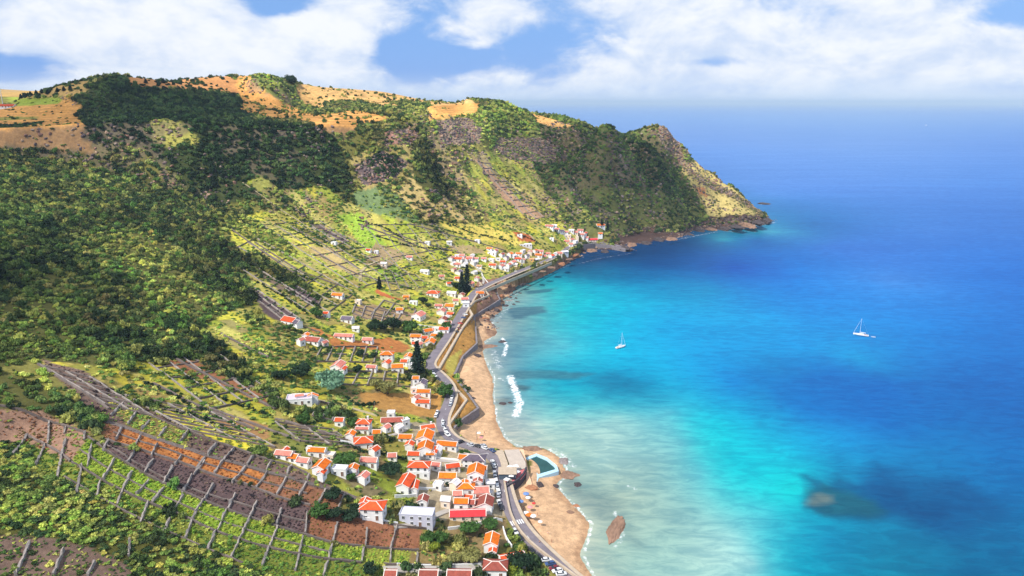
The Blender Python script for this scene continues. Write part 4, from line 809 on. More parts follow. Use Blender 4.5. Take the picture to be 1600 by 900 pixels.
CROSS = {
 'among the stony plots by the dark scrub': [c5((230,175),(225,285)), c5((310,195),(300,235)), c5((400,225),(395,265)), c5((215,285),(170,380)), c5((130,240),(60,335)), c5((310,260),(270,440)), c5((430,290),(410,390)), c5((385,385),(360,510))],
 'between the upper plots above the lane': [c5((580,90),(520,150)), c5((640,135),(600,190)), c5((700,175),(665,215)), c5((780,205),(745,250)), c5((885,220),(845,270)), c5((1015,285),(975,340)), c6((150,60),(100,130)), c6((270,85),(200,160)), c6((385,135),(345,190)), c6((505,170),(465,220)), c6((625,190),(595,245)), c6((735,250),(720,280))],
 'between the orange and brown plots below the lane': [c5((570,205),(545,265)), c5((660,245),(625,300)), c5((740,285),(710,340)), c5((850,340),(820,380)), c5((960,345),(920,400)), c6((80,165),(10,250)), c6((195,160),(140,240)), c6((335,205),(250,300)), c6((470,235),(400,330)), c6((590,270),(530,375)), c6((715,300),(655,405)), c6((835,345),(790,430)), c6((955,375),(905,480))],
 'between the purple plots': [c5((510,265),(485,320)), c5((635,310),(595,375)), c5((720,355),(675,420)), c5((810,390),(765,470)), c5((900,430),(855,515)), c5((1000,475),(960,545)), c6((135,310),(75,410)), c6((270,370),(225,465)), c6((405,415),(365,510)), c6((560,465),(525,570)), c6((720,490),(710,620)), c6((910,550),(880,670)), c6((1095,590),(1085,700)), c6((1280,575),(1240,720))],
 'between the bright green plots': [c5((535,355),(485,450)), c5((620,415),(580,490)), c5((700,455),(640,520)), c5((770,490),(715,560)), c5((860,525),(810,600)), c5((955,545),(900,640)), c6((75,410),(20,490)), c6((215,470),(160,600)), c6((365,515),(300,650)), c6((535,575),(485,700)), c6((695,640),(670,745)), c6((880,675),(855,775)), c6((1075,710),(1062,795)), c6((1245,715),(1240,795)), c6((1410,740),(1405,800))],
 'on the lower green plots beside the bushes': [c5((470,460),(455,530)), c5((580,490),(550,570)), c5((695,555),(660,655)), c5((810,600),(770,700)), c5((900,645),(870,730)), c6((150,600),(100,720)), c6((300,650),(245,770)), c6((480,705),(440,820)), c6((670,750),(645,850)), c6((850,790),(820,880))],
 'on the stony plots in the bottom corner': [c5((140,745),(75,900)), c5((300,780),(250,900)), c5((445,840),(410,900)), c5((610,730),(605,810))],
}
for zone, segs in CROSS.items():
    segs = sorted(segs, key=lambda s: s[0][0])
    for i, s in enumerate(segs):
        wall('cross_wall', ground_line(s, 1.2), .6, .85 + .35 * random.random(), -.8, PALEST, f'{ORD[i]} stone cross wall from left {zone}', 'stone wall', 'vineyard cross walls ' + zone, .24)
def grid_walls(corner, nu, nv, zone, th=.7, h=.9):
    a, b, c, d = [np.array(q, float) for q in corner]; P = lambda s, t: tuple((a * (1 - s) + b * s) * (1 - t) + (d * (1 - s) + c * s) * t)
    for i in range(nu + 1): wall('plot_wall', ground_line([P(i / nu, t) for t in np.linspace(0, 1, 4)], 2), th, h, -.6, PALEST, f'{ORD[i]} downhill wall from left {zone}', 'stone wall', 'plot walls ' + zone, .15)
    for j in range(nv + 1): wall('plot_wall', ground_line([P(s, j / nv) for s in np.linspace(0, 1, 6)], 2), th, h, -.6, DRYST, f'{ORD[j]} cross slope wall from top {zone}', 'stone wall', 'plot walls ' + zone, .15)
def q7(*q): return [(420 + x / 5.293, 450 + y / 5.293) for x, y in q]
grid_walls(q7((440, 490), (900, 490), (870, 620), (375, 610)), 5, 2, 'of the small plots beside the farmhouse')
grid_walls(q7((720, 130), (1040, 220), (1000, 330), (690, 210)), 4, 3, 'of the brown plots above the dark trees')
grid_walls(q7((640, 690), (1180, 700), (1180, 820), (570, 800)), 5, 2, 'of the green plots behind the conifer')
grid_walls([(500, 628), (545, 640), (534, 662), (488, 650)], 3, 2, 'of the little plots before the white villa')
grid_walls([(378, 450), (392, 447), (470, 500), (452, 508)], 2, 6, 'of the purple plots by the lone house')
grid_walls([(446, 452), (460, 446), (502, 468), (494, 482)], 1, 5, 'of the narrow purple strip below the scrub')
grid_walls([(485, 352), (500, 352), (545, 378), (530, 382)], 1, 5, 'of the highest purple strip')
grid_walls([(600, 470), (650, 485), (640, 505), (580, 492)], 3, 2, 'of the brown plots by the orange shed')
grid_walls([(410, 352), (500, 345), (640, 428), (560, 450)], 5, 6, 'of the plots under the blue green scrub', .6, .8)
grid_walls([(345, 400), (400, 372), (555, 458), (500, 498)], 4, 6, 'of the sunny plots below the diagonal track', .6, .8)
grid_walls([(225, 560), (330, 545), (430, 618), (330, 640)], 4, 5, 'of the yellow plots beneath the scrub', .6, .8)
grid_walls([(195, 618), (330, 645), (430, 700), (300, 674)], 2, 7, 'of the yellow terraces above the vineyard', .6, .8)
grid_walls([(570, 352), (680, 350), (720, 398), (625, 420)], 5, 4, 'of the high plots behind the grove', .6, .7)
grid_walls([(746, 252), (764, 256), (850, 340), (828, 344)], 2, 9, 'of the pale stepped strip on the far slope', .7, .9)
grid_walls([(66, 572), (140, 590), (240, 652), (165, 632)], 2, 6, 'of the stony plots at the edge of the scrub', .6, .8)
grid_walls([(600, 425), (650, 430), (670, 448), (610, 455)], 4, 2, 'of the lawn plots by the lone cypress', .5, .7)
grid_walls([(430, 660), (520, 672), (560, 700), (470, 690)], 2, 5, 'of the garden plots above the hillside row', .5, .8)
for lb, uv in (('middle wall of the purple plots', [(155,692),(200,716),(258,748),(320,772),(391,792),(460,812),(484,816)]), ('middle wall of the bright green plots', [(125,704),(163,730),(232,766),(282,788),(345,815),(415,838),(468,852),(517,864)]), ('middle wall of the lower green plots', [(100,745),(150,775),(220,812),(300,848),(380,880)]), ('middle wall of the orange plots', [(178,676),(223,692),(280,710),(327,727),(382,742),(430,759),(480,772)])):
    wall('stone_wall', ground_line(uv, 2.0), .5, .6, -.6, DRYST, 'thin dry stone ' + lb, 'stone wall', 'long vineyard walls', .14)
for i, s in enumerate([[(60,570),(140,620),(170,640)], [(220,530),(300,575),(380,615),(430,640)], [(300,560),(380,600),(440,625)], [(240,600),(320,640),(400,672)], [(340,520),(420,560)], [(400,470),(470,510),(500,520)], [(350,350),(420,400),(480,440)], [(400,380),(470,425),(540,450)],
                       [(440,345),(510,385),(560,420)], [(500,400),(560,430),(640,450)], [(600,360),(660,380),(720,396)], [(640,350),(720,372),(790,392)], [(560,350),(620,372),(680,395)], [(330,640),(400,665),(470,690)], [(430,655),(500,675),(560,690)]]):
    wall('terrace_wall', ground_line(s, 3), 1.0, .9, -.8, DRYST, f'{ORD[i]} long low terrace wall across the middle slope, counted from the south', 'stone wall', 'terrace walls', .2)
for lb, uv, h in (('white garden wall in front of the two storey red hip roofed house', [(640,733),(655,738),(672,737)], 1.4), ('white garden wall beside the seafront driveway', [(655,712),(700,719),(745,724)], 1.1), ('white retaining wall below the orange hip roofed courtyard house', [(532,692),(560,697),(578,702)], 1.6),
    ('white yard wall behind the large flat roofed building', [(617,778),(640,778),(652,776)], 1.5), ('pale wall between the gardens above the red warehouse', [(655,765),(690,766),(715,765)], 1.3), ('white wall along the yard of the big two storey house', [(566,812),(600,816),(622,820)], 1.2),
    ('white wall by the lone orange house at the southern bend', [(786,826),(790,846),(800,856)], 1.3), ('white boundary wall running from the house with pale walls to the road', [(640,505),(660,510),(690,513)], 1.0), ('pale wall above the grey concrete yard at the bottom', [(620,884),(690,886),(752,884)], 1.2), ('white wall below the northern cluster of houses', [(752,428),(757,436),(763,443)], 1.0),
    ('pale roadside wall above the beach cafe street', [(690,660),(694,672),(704,682)], 1.0), ('cream garden wall below the green garden strip', [(700,828),(740,822),(785,815)], 1.3)):
    wall('garden_wall', ground_line(uv, 2.5), .4, h, -1.2, WHITE, lb, 'garden wall', 'pale garden walls')
# ---------------------------------------------------------------- houses
ROOF = {'o': tile_mat('orange_tile', srgb(244, 118, 28)), 'r': tile_mat('red_orange_tile', srgb(222, 88, 44)), 'd': tile_mat('dull_red_tile', srgb(160, 84, 70)), 'p': tile_mat('faded_pink_tile', srgb(212, 128, 112)),
        'g': tile_mat('slate_roof', srgb(112, 100, 114)), 'b': tile_mat('bright_red_sheet', srgb(208, 58, 62), .12), 't': tile_mat('tan_roof', srgb(222, 166, 116)), 'w': mat('white_flat_roof', srgb(216, 212, 214), .8, .1, .3), 'v': mat('lilac_flat_roof', srgb(204, 186, 200), .8, .1, .3)}
SHUT = mat('green_shutter', srgb(60, 92, 70), .6); DOORM = mat('brown_door', srgb(112, 74, 50), .6)
def win_mesh(w_, h_, nm, pane):
    b = MB().box(-w_ / 2, w_ / 2, -.05, .02, -h_ / 2, h_ / 2)
    k = len(b.f); t = .10
    for x0, x1, z0, z1 in ((-w_/2-t, -w_/2, -h_/2-t, h_/2+t), (w_/2, w_/2+t, -h_/2-t, h_/2+t), (-w_/2, w_/2, h_/2, h_/2+t), (-w_/2, w_/2, -h_/2-t, -h_/2), (-.03, .03, -h_/2, h_/2)): b.box(x0, x1, -.09, .02, z0, z1)
    me = bpy.data.meshes.new(nm); me.from_pydata(b.v, [], b.f); me.materials.append(pane); me.materials.append(WHITE)
    for i, pl in enumerate(me.polygons): pl.material_index = 0 if i < k else 1
    return me
WINM = win_mesh(1.1, 1.3, 'window', GLASSD); DOOR_ME = win_mesh(1.1, 2.1, 'door', DOORM); WINF = win_mesh(1.3, 1.4, 'window', GLASSD)
def gable(w_, d_, he, hr, base=-4.0, ov=.45):
    """walls, roof and caps of a gabled block; the ridge runs along x"""
    x, y = w_ / 2, d_ / 2
    wv = [(-x,-y,base),(x,-y,base),(x,y,base),(-x,y,base),(-x,-y,he),(x,-y,he),(x,y,he),(-x,y,he),(-x,0,he+hr),(x,0,he+hr)]
    wf = [(0,1,5,4),(2,3,7,6),(1,2,6,9,5),(3,0,4,8,7)]
    k = hr / y; X = x + ov * .6; Y = y + ov; ze = he - ov * k + .12; zr = he + hr + .12; t = .16
    rv = [(-X,-Y,ze),(X,-Y,ze),(X,0,zr),(-X,0,zr),(X,Y,ze),(-X,Y,ze)]; rv += [(a, b, c + t) for a, b, c in rv]
    rf = [(6,7,8,9),(9,8,10,11),(1,0,3,2),(2,3,5,4),(0,1,7,6),(4,5,11,10),(1,2,8,7),(2,4,10,8),(0,6,9,3),(3,9,11,5)]
    cb = MB(); cb.box(-X-.02, X+.02, -.17, .17, zr + t - .06, zr + t + .1)
    for sx in (-1, 1):
        for sy in (-1, 1):
            a = Vector((sx * (X - .1), sy * (Y - .03), ze + t)); b = Vector((sx * (X - .1), sy * .1, zr + t)); cb.tube(a, b, .17, .17, 4)
    return (wv, wf), (rv, rf), cb
def hip(w_, d_, he, hr, base=-4.0, ov=.5):
    x, y = w_ / 2, d_ / 2
    b = MB().box(-x, x, -y, y, base, he)
    X, Y = x + ov, y + ov; e = min(Y, X * .9); z0 = he + .02; zr = he + hr
    if w_ >= d_: r1, r2 = (-(X - e), 0, zr), (X - e, 0, zr)
    else: e = min(X, Y * .9); r1, r2 = (0, -(Y - e), zr), (0, Y - e, zr)
    rv = [(-X,-Y,z0),(X,-Y,z0),(X,Y,z0),(-X,Y,z0), r1, r2, (-X,-Y,z0-.18),(X,-Y,z0-.18),(X,Y,z0-.18),(-X,Y,z0-.18)]
    rf = ([(0,1,5,4),(1,2,5),(2,3,4,5),(3,0,4)] if w_ >= d_ else [(0,1,4),(1,2,5,4),(2,3,5),(3,0,4,5)]) + [(6,7,1,0),(7,8,2,1),(8,9,3,2),(9,6,0,3),(9,8,7,6)]
    cb = MB(); up = Vector((0, 0, .05)); P = [Vector(q) + up for q in rv[:4]]; A, B = Vector(r1) + up, Vector(r2) + up
    for p_, q_ in (((P[0], A), (P[1], B), (P[2], B), (P[3], A), (A, B)) if w_ >= d_ else ((P[0], A), (P[1], A), (P[2], B), (P[3], B), (A, B))): cb.tube(p_, q_, .17, .17, 4)
    return (b.v, b.f), (rv, rf), cb
def flat(w_, d_, he, base=-4.0):
    x, y = w_ / 2, d_ / 2; b = MB().box(-x, x, -y, y, base, he - .05)
    r = MB().box(-x, x, -y, y, he - .05, he)
    c = MB()
    for q in ((-x-.05, x+.05, -y-.05, -y+.2), (-x-.05, x+.05, y-.2, y+.05), (-x-.05, -x+.2, -y+.2, y-.2), (x-.2, x+.05, -y+.2, y-.2)): c.box(*q, he - .02, he + .45)
    return (b.v, b.f), (r.v, r.f), c
WALLT = {'w': WHITE, 'c': mat('cream_plaster', srgb(232, 214, 192), .8, .08, .5), 'k': mat('grey_plaster', srgb(196, 196, 208), .8, .08, .5), 'y': mat('ochre_plaster', srgb(222, 176, 110), .8, .08, .5)}
def block(root, x, y, w_, d_, st_, roof, col, wc='w', turn=0.0, front=True, detail=2, base=-4.0, z0=0.0):
    """one block of a house as parts of root: wall, roof, cap, windows, door"""
    he = 2.45 * st_ + .25 + z0; hr = min(d_, w_ if roof == 'h' else d_) * .24
    W_, R_, C_ = gable(w_, d_, he, hr, base) if roof == 'g' else hip(w_, d_, he, hr, base) if roof == 'h' else flat(w_, d_, he, base)
    T = Matrix.Translation((x, y, 0)) @ Matrix.Rotation(turn, 4, 'Z'); out = []
    for nm, (v, f), m in (('wall', W_, WALLT[wc]), ('roof', R_, ROOF[col]), ('roof_cap' if roof != 'f' else 'parapet', (C_.v, C_.f), WALLT[wc] if roof == 'f' else mat('mortar_cap', srgb(236, 222, 210), .9, .1))):
        if nm == 'roof_cap' and detail < 1: continue
        o = mesh_obj(nm, v, f, m, out[1] if nm == 'roof_cap' else root); o.matrix_local = Matrix() if nm == 'roof_cap' else T; out.append(o)
    def put(me, nm, px, py, pz, ang):
        o = mesh_obj(nm, None, None, parent=root, me=me); o.matrix_local = T @ Matrix.Translation((px, py, pz)) @ Matrix.Rotation(ang, 4, 'Z')
    nw = max(1, int(w_ / 3.1)); nd = max(1, int(d_ / 3.6))
    if detail >= 1 and front:
        for s in range(max(1, int(st_ + .2))):
            for i in range(nw):
                px = (i + .5) / nw * w_ - w_ / 2
                if s == 0 and i == nw // 2 and nw > 1: put(DOOR_ME, 'door', px, -d_ / 2 - .02, z0 + 1.25, 0)
                else: put(WINM, 'window', px, -d_ / 2 - .02, z0 + s * 2.45 + 1.55, 0)
            if detail >= 2:
                for i in range(nd):
                    for sx in (1, -1): put(WINM, 'window', sx * (w_ / 2 + .02), (i + .5) / nd * d_ - d_ / 2, z0 + s * 2.45 + 1.55, sx * math.pi / 2)
    return out
def house(u, v, wpx, ratio, st_, roof, col, rot, label, wing=None, wc='w', chim=False, name='house', cat='house', up=None, group='village houses'):
    st_ = st_ * (.84 if v < 430 else 1); p = on(u, v, 2.2 * st_ if up is None else up); k = rng_px(p); w_ = max(4.0, (.84 if v > 640 else .88) * wpx / k); d_ = max(3.6, w_ * ratio)
    gx_, gy_ = float(H(p[0] + 2, p[1]) - H(p[0] - 2, p[1])) / 4, float(H(p[0], p[1] + 2) - H(p[0], p[1] - 2)) / 4; p[2] = H(p[0], p[1]) + .25 - .28 * min(d_, 9) * math.hypot(gx_, gy_)
    root = tag(empty(name, p, R(rot)), label, cat, group); KEEP_OUT.append((p[0], p[1], .5 * math.hypot(w_, d_) + 1.2))
    det = 2 if wpx >= 20 else 1
    main = block(root, 0, 0, w_, d_, st_, roof, col, wc, detail=det)
    if wing:      # (x share, y share, width share, depth share, storeys, roof, colour, turn)
        for a in (wing if isinstance(wing, list) else [wing]):
            block(root, a[0] * w_, a[1] * d_, a[2] * w_, a[3] * d_, a[4], a[5], a[6], wc, R(a[7]) if len(a) > 7 else 0, detail=min(det, 1), base=-4.05)
    if chim:
        hr = min(d_, w_) * .24; z = 2.45 * st_ + .25 + hr * .7; c = MB().box(-.4, .4, -.4, .4, -.8, 1.5).box(-.5, .5, -.5, .5, 1.5, 1.7).build('chimney', WHITE, main[1]); c.location = (w_ * .28, d_ * .12, z)
    return root
HOUSES = [
 # south end and around the warehouse
 (583,790,42,.72,2,'h','r',-4,'big two storey white house with red hip roof above the brown vineyard plots',[(-.42,.30,.42,.55,2,'g','r',90),(-.40,-.22,.34,.3,1,'g','r',0)],'w',False),
 (652,801,62,.42,2,'f','w',-5,'large white flat roofed building with blank grey front beside the red warehouse',[(-.05,.45,.30,.5,1.4,'f','d',0),(-.35,.35,.5,.7,1,'f','w',0)],'k',False),
 (661,781,21,.8,1,'g','d',86,'small white house with dull red gable directly behind the flat roofed building',None,'w',False),
 (731,803,66,.34,1,'g','b',3,'long low warehouse with bright red sheet roof near the zebra crossing',None,'c',False),
 (759,786,32,.8,1.5,'g','d',85,'white gabled house with dull red roof at the corner above the warehouse',(-.05,.55,.8,.6,1,'g','d',0),'w',False),
 (721,784,26,.7,1.3,'g','o',-2,'small orange roofed house squeezed behind the red warehouse',(.7,.1,.5,.8,1,'g','d',0),'w',False),
 (752,766,28,.8,1.5,'g','p',4,'white house with faded red roof facing the parked cars',(.1,-.55,.9,.5,1,'g','d',0),'w',False),
 (728,760,30,.7,1.3,'h','o',0,'white orange hip roofed house with a chimney in the middle of the sea front',(-.1,.55,.5,.5,1.2,'g','o',90),'w',True),
 (700,744,32,.62,1.2,'g','o',-3,'white bungalow with long bright orange roof and a small blue awning',(-.4,.1,.25,.8,1,'f','w',0),'w',False),
 (744,737,34,.85,2,'g','o',86,'tall white gabled house with orange roof beside the sea front terrace',[(.55,-.15,.8,.5,1.6,'g','o',90),(-.6,-.2,.45,.5,1.2,'g','d',0)],'w',False),
 (741,716,40,.6,1.8,'h','g',-6,'big white house with grey slate hip roof at the village corner',(0,.62,.9,.45,1,'f','t',0),'w',False),
 (707,729,26,.45,1,'g','r',14,'narrow white house with red orange roof next to the long bungalow',None,'w',False),
 (655,727,38,.6,2,'h','r',-3,'two storey white house with red hip roof and two rows of windows',(.0,-.5,1.1,.3,1,'f','w',0),'w',False),
 (665,699,29,.85,1.7,'g','o',88,'orange gabled white house, nearer of two in line above the beach street',(-.1,-.6,.8,.5,1,'g','r',0),'w',False),
 (664,682,34,.8,1.8,'g','o',86,'orange gabled white house, farther of two in line above the beach street',(-.55,0,.5,.6,1,'g','r',0),'w',False),
 (668,668,26,.5,1.3,'g','r',18,'white house with red orange roof beside the road bend and a tall white pillar',None,'w',True),
 (634,683,25,.6,1,'g','o',-2,'low white house with orange roof below the curved driveway',None,'w',False),
 (699,694,38,.42,1.2,'g','o',-10,'long white building with orange roof on the corner above the beach',(-.55,0,.35,.9,1.2,'f','w',0),'w',False),
 (647,710,22,.6,1.4,'g','r',-3,'small red orange roofed house with dark windows beside the driveway',None,'w',False),
 (672,709,15,.8,1,'g','o',5,'tiny white annexe with orange roof beside the driveway',None,'w',False),
 (634,753,42,.55,1.6,'g','r',80,'white gabled house with red orange roof and pink eaves in the middle gardens',(.0,-.75,.7,.5,1,'g','r',10),'w',False),
 (568,744,19,.8,1.2,'g','p',70,'small white house with faded red roof above the big two storey house',None,'w',False),
 (577,719,31,.55,1.2,'g','p',-4,'white cottage with faded pink roof alone among dark hedges',None,'w',False),
 (552,732,17,.8,1.3,'g','o',86,'narrow white gabled house with orange roof at the end of the hillside row',None,'w',False),
 (531,732,28,.5,1.2,'f','w',-6,'flat roofed white house with pale terrace between two orange gables',None,'w',False),
 (502,728,31,.7,1.4,'g','o',78,'broad orange gabled white house in the hillside row',[(-.5,-.4,.5,.5,1,'g','r',0)],'w',False),
 (475,720,23,.7,1.1,'g','p',-14,'small white house with faded pink roof in the hillside row',None,'w',False),
 (445,709,32,.5,1,'g','p',-10,'westernmost white cottage of the hillside row, pink roof with orange annexe',(-.1,.5,.4,.6,1.2,'g','r',86),'w',False),
 (496,704,32,.45,1.2,'g','o',-6,'long white cottage with bright orange roof above the hillside row',(-.52,.1,.25,.7,1.4,'f','w',0),'w',False),
 (568,688,32,.8,1.3,'h','r',12,'white courtyard house with red orange hip roof and a pale forecourt',None,'w',False),
 (548,679,16,.8,1.2,'g','o',82,'little orange gabled house left of the courtyard house',None,'w',False),
 (569,660,24,.8,2,'h','r',-3,'two storey white house with red hip roof and white chimney above the courtyard house',[(0,-.7,1.0,.4,1.2,'g','p',0)],'w',True),
 (531,657,16,.6,1.3,'g','r',-3,'lone small white box house with red orange roof among the terraces',None,'w',False),
 (613,657,40,.45,1.1,'g','d',4,'long white house with brown red roof beside a round garden',[(.6,-.2,.35,.6,1.3,'f','w',30)],'w',False),
 (611,645,14,.7,1,'f','w',0,'tiny white flat roofed hut behind the long brown roofed house',None,'w',False),
 (662,612,24,.5,1.2,'g','o',-2,'orange roofed white house, nearer of the pair by the big round roadside tree',(-.6,-.2,.6,.6,.8,'f','p',0),'w',False),
 (661,628,25,.5,1.2,'g','r',-4,'white house with red orange roof and dark terrace windows beside the ploughed field',None,'w',False),
 (659,599,19,.8,1.3,'g','g',80,'white house with grey purple roof beside the orange roofed tower house',None,'w',False),
 (650,592,11,.9,2.2,'g','o',0,'slim two storey tower house with orange roof by the road junction',None,'w',False),
 (468,621,44,.55,1.2,'f','v',10,'large sprawling white villa with lilac flat roofs on the green slope',[(.48,.15,.18,.8,1,'g','o',90),(-.15,.55,.35,.3,1,'g','o',0),(0,0,.35,.25,1.6,'g','p',10)],'w',False),
 # the middle slopes
 (454,500,28,.7,1.2,'g','r',-28,'white house with red orange roof standing alone by the purple plots',(.6,-.1,.5,.7,1,'g','v' if False else 'g',0),'w',False),
 (490,531,30,.6,1,'g','d',-18,'white house with dull red roof and side wings above the ochre field',(-.5,.2,.5,.6,1.3,'f','w',0),'w',False),
 (538,525,34,.32,1,'g','p',-8,'very long low white house with pink roof on the ochre field',None,'w',False),
 (575,531,18,.6,1,'g','p',-8,'small white house with pink roof beside the very long one',None,'w',False),
 (543,498,20,.7,1.1,'g','g',-10,'white house with grey roof below the walled brown plots',None,'w',False),
 (528,571,26,.7,1.4,'g','p',80,'white house with pink red roof and stepped terraces among the small green plots',(-.3,-.7,.6,.5,1,'g','r',0),'w',False),
 (605,553,22,.7,1.8,'h','o',-2,'two storey white farmhouse with bright orange hip roof',None,'w',False),
 (581,574,18,.6,1,'g','p',-10,'small white house with pink roof beside a round dark bush',None,'w',False),
 (604,567,16,.7,1.1,'g','r',75,'small white house with red gable just below the farmhouse',None,'w',False),
 (621,573,21,.7,1.3,'g','o',8,'white house with orange roof nearest below the farmhouse towards the conifer',None,'w',False),
 (638,557,17,.7,1.2,'g','o',82,'white gabled house with small orange roof left of the tall conifer',None,'w',False),
 (650,526,19,.6,1.8,'g','o',-2,'two storey white house with orange roof just above the tall conifer',None,'w',False),
 (668,517,16,.7,1.2,'g','o',30,'white house with orange roof beside the round green tree',(.5,.5,.7,.5,1,'g','r',0),'w',False),
 (672,535,20,.8,1.4,'g','o',85,'white gabled house with orange roof at the roadside above the brown bank',None,'w',False),
 (648,537,10,.8,1,'g','r',0,'tiny red roofed shed beside the conifer top',None,'w',False),
 (677,457,21,.7,1.2,'h','r',-10,'white house with red hip roof alone on the lawn west of the grove',None,'w',False),
 (654,492,22,.8,1.3,'g','p',70,'white house with pale pink roof above the long white boundary wall',None,'w',False),
 (624,484,12,.8,1.1,'g','o',10,'tiny white house with orange roof among the brown plots',None,'w',False),
 (528,461,20,.5,1,'g','o',-12,'white house with orange roof high on the terraces',None,'w',False),
 (635,464,11,.7,1,'g','o',-4,'small shed under one plain bright orange roof',None,'y',False),
 (646,472,14,.4,.8,'f','w',-8,'low pale flat shed beside the bright orange shed',None,'w',False),
 (690,486,17,.8,1.3,'g','p',80,'white house with pink gable, westernmost of the roadside cluster',None,'w',False),
 (703,478,16,.7,1.4,'g','o',-8,'white house with orange roof at the top of the roadside cluster',None,'w',False),
 (692,499,16,.8,1.4,'g','d',78,'white house with dark red gable in the middle of the roadside cluster',None,'w',False),
 (686,478,14,.6,1,'g','p',-10,'small pink roofed house at the back of the roadside cluster',None,'w',False),
 (704,491,12,.8,1.2,'g','r',-10,'small white house with red roof nearest the road in the roadside cluster',None,'w',False),
 (694,514,18,.6,1.2,'g','r',-8,'white house with red roof at the roadside left of the round tree',None,'w',False),
 (683,513,14,.6,1,'f','w',-8,'flat white outbuilding next to the round green tree',None,'w',False),
 (750,455,14,.7,1.2,'g','o',4,'lone white house with orange roof on the lawn inside the northern bastion',None,'w',False),
 (706,458,16,.6,1.1,'g','w',-12,'white house with white roof just below the dark grove',None,'w',False),
 (721,461,12,.8,1.2,'g','d',75,'white house with dull red gable between grove and road',None,'w',False),
 (726,468,13,.7,1.2,'g','p',10,'white house with pink roof at the roadside below the grove',None,'w',False),
 (735,443,12,.8,1.3,'g','p',60,'white house with pink roof right of the dark grove',None,'w',False),
 (716,435,12,.6,1.1,'g','r',-6,'white house with red roof left of the dark grove',None,'w',False),
 (702,443,10,.7,1.1,'g','r',20,'small house with red roof at the lawn edge left of the grove',None,'w',False),
 (717,425,13,.8,1.2,'g','g',70,'white house with grey roof above the red roofed one by the grove',None,'w',False),
 (716,404,15,.6,1.3,'g','r',-10,'white house with bright red roof at the top of the grove cluster',None,'w',False),
 (705,403,10,.8,1.2,'g','p',70,'westernmost white house of the grove cluster',None,'w',False),
 (733,403,14,.6,1.3,'g','p',-12,'white house with pink roof at the top right of the grove cluster',None,'w',False),
 (740,409,11,.8,1.3,'g','w',60,'white roofed house at the right end of the grove cluster',None,'w',False),
 (714,413,13,.6,1.2,'g','p',-8,'white house with pale pink roof in the left of the grove cluster',None,'w',False),
 (726,412,12,.7,1.4,'g','w',70,'tall white house with white roof in the middle of the grove cluster',None,'w',False),
 (749,416,9,.6,1,'g','t',-10,'tiny house with tan roof right of the grove cluster',None,'w',False),
 (714,399,8,.7,1,'f','w',0,'tiny white flat hut above the bright red roof of the grove cluster',None,'w',False),
 # north end
 (765,388,10,.6,1.2,'g','o',-12,'small orange roofed house at the top of the northern street',None,'w',False),
 (769,394,15,.6,1.2,'f','w',-14,'white flat house just below the small orange roofed one',None,'w',False),
 (784,397,10,.8,1.2,'g','d',60,'white house with dull red roof among northern gardens',None,'w',False),
 (791,402,9,.8,1.2,'g','g',60,'white house with grey roof below the northern gardens',None,'w',False),
 (756,404,9,.7,1.2,'g','p',-10,'small pink roofed white house left of the northern green plot',None,'w',False),
 (768,405,10,.6,1.2,'f','w',-20,'small flat white house beside the northern green plot',None,'w',False),
 (770,414,13,.6,1.3,'g','r',-14,'white house with red orange roof, left of the northern street front',None,'w',False),
 (783,415,12,.8,1.3,'g','p',60,'white house with pink gable, second in the northern street front',None,'w',False),
 (790,419,13,.6,1.2,'g','w',-14,'white roofed house, lowest of the northern street front by the road',None,'w',False),
 (801,409,12,.8,1.3,'g','p',60,'white house with pink roof left of the steep lane',None,'w',False),
 (810,404,12,.6,1.2,'g','r',-14,'white house with orange red roof above the steep lane',None,'w',False),
 (811,396,11,.6,1.2,'g','o',-14,'small white house with orange roof at the top of the steep lane',None,'w',False),
 (803,399,9,.8,1.2,'g','w',50,'white house with white roof left of the orange one on the steep lane',None,'w',False),
 (823,399,9,.8,1.2,'g','g',50,'white house with grey roof right of the steep lane',None,'w',False),
 (831,405,9,.7,1.1,'g','t',-14,'tan ochre building at the foot of the steep lane',None,'y',False),
 (842,398,13,.6,1.3,'g','o',-16,'white house with pale orange roof beyond the ochre building',None,'w',False),
 (845,392,10,.7,1.2,'g','p',-16,'white house behind the pale orange one near the far rocks',None,'w',False),
 (838,405,9,.8,1.2,'g','w',40,'white roofed house at the roadside beside the ochre building',None,'w',False),
 (856,396,9,.8,1.2,'g','p',-16,'pink roofed house next to last before the far road bend',None,'w',False),
 (862,400,9,.8,1.2,'g','r',50,'red gabled house at the roadside before the far road bend',None,'w',False),
 (882,393,13,.5,1.2,'g','w',24,'long white house alone at the far road bend',None,'w',False),
 (821,381,22,.4,1.1,'f','w',12,'long white sheds with flat roofs in a field above the northern street',None,'w',False),
 (812,366,9,.8,1.1,'f','w',0,'tiny white hut above the red soil patch',None,'w',False),
 (859,353,15,.5,1.2,'g','p',-20,'highest long pink roofed house of the far hamlet',None,'w',False),
 (870,357,10,.7,1.2,'g','p',-20,'pink roofed house next below the highest of the far hamlet',None,'w',False),
 (877,360,9,.8,1.2,'g','g',40,'small white house with grey roof in the far hamlet',None,'w',False),
 (893,359,9,.7,1.2,'g','w',-10,'white roofed house in the middle of the far hamlet',None,'w',False),
 (907,359,10,.7,1.2,'g','p',-10,'pink roofed house at the right of the far hamlet',None,'w',False),
 (909,365,9,.7,1.2,'g','p',-10,'small pink house just below the right end of the far hamlet',None,'w',False),
 (862,372,8,.7,1,'f','w',-10,'tiny white house alone on the slope below the far hamlet',None,'w',False),
 (893,373,9,.8,1.3,'g','p',40,'pink roofed house at the bottom of the far lane',None,'w',False),
 (892,382,7,.9,1.5,'g','p',0,'tall narrow white house at the very foot of the far lane',None,'w',False),
 (925,371,20,.45,1.2,'g','b',10,'long harbour building with red roof at the far end of the road',None,'c',False),
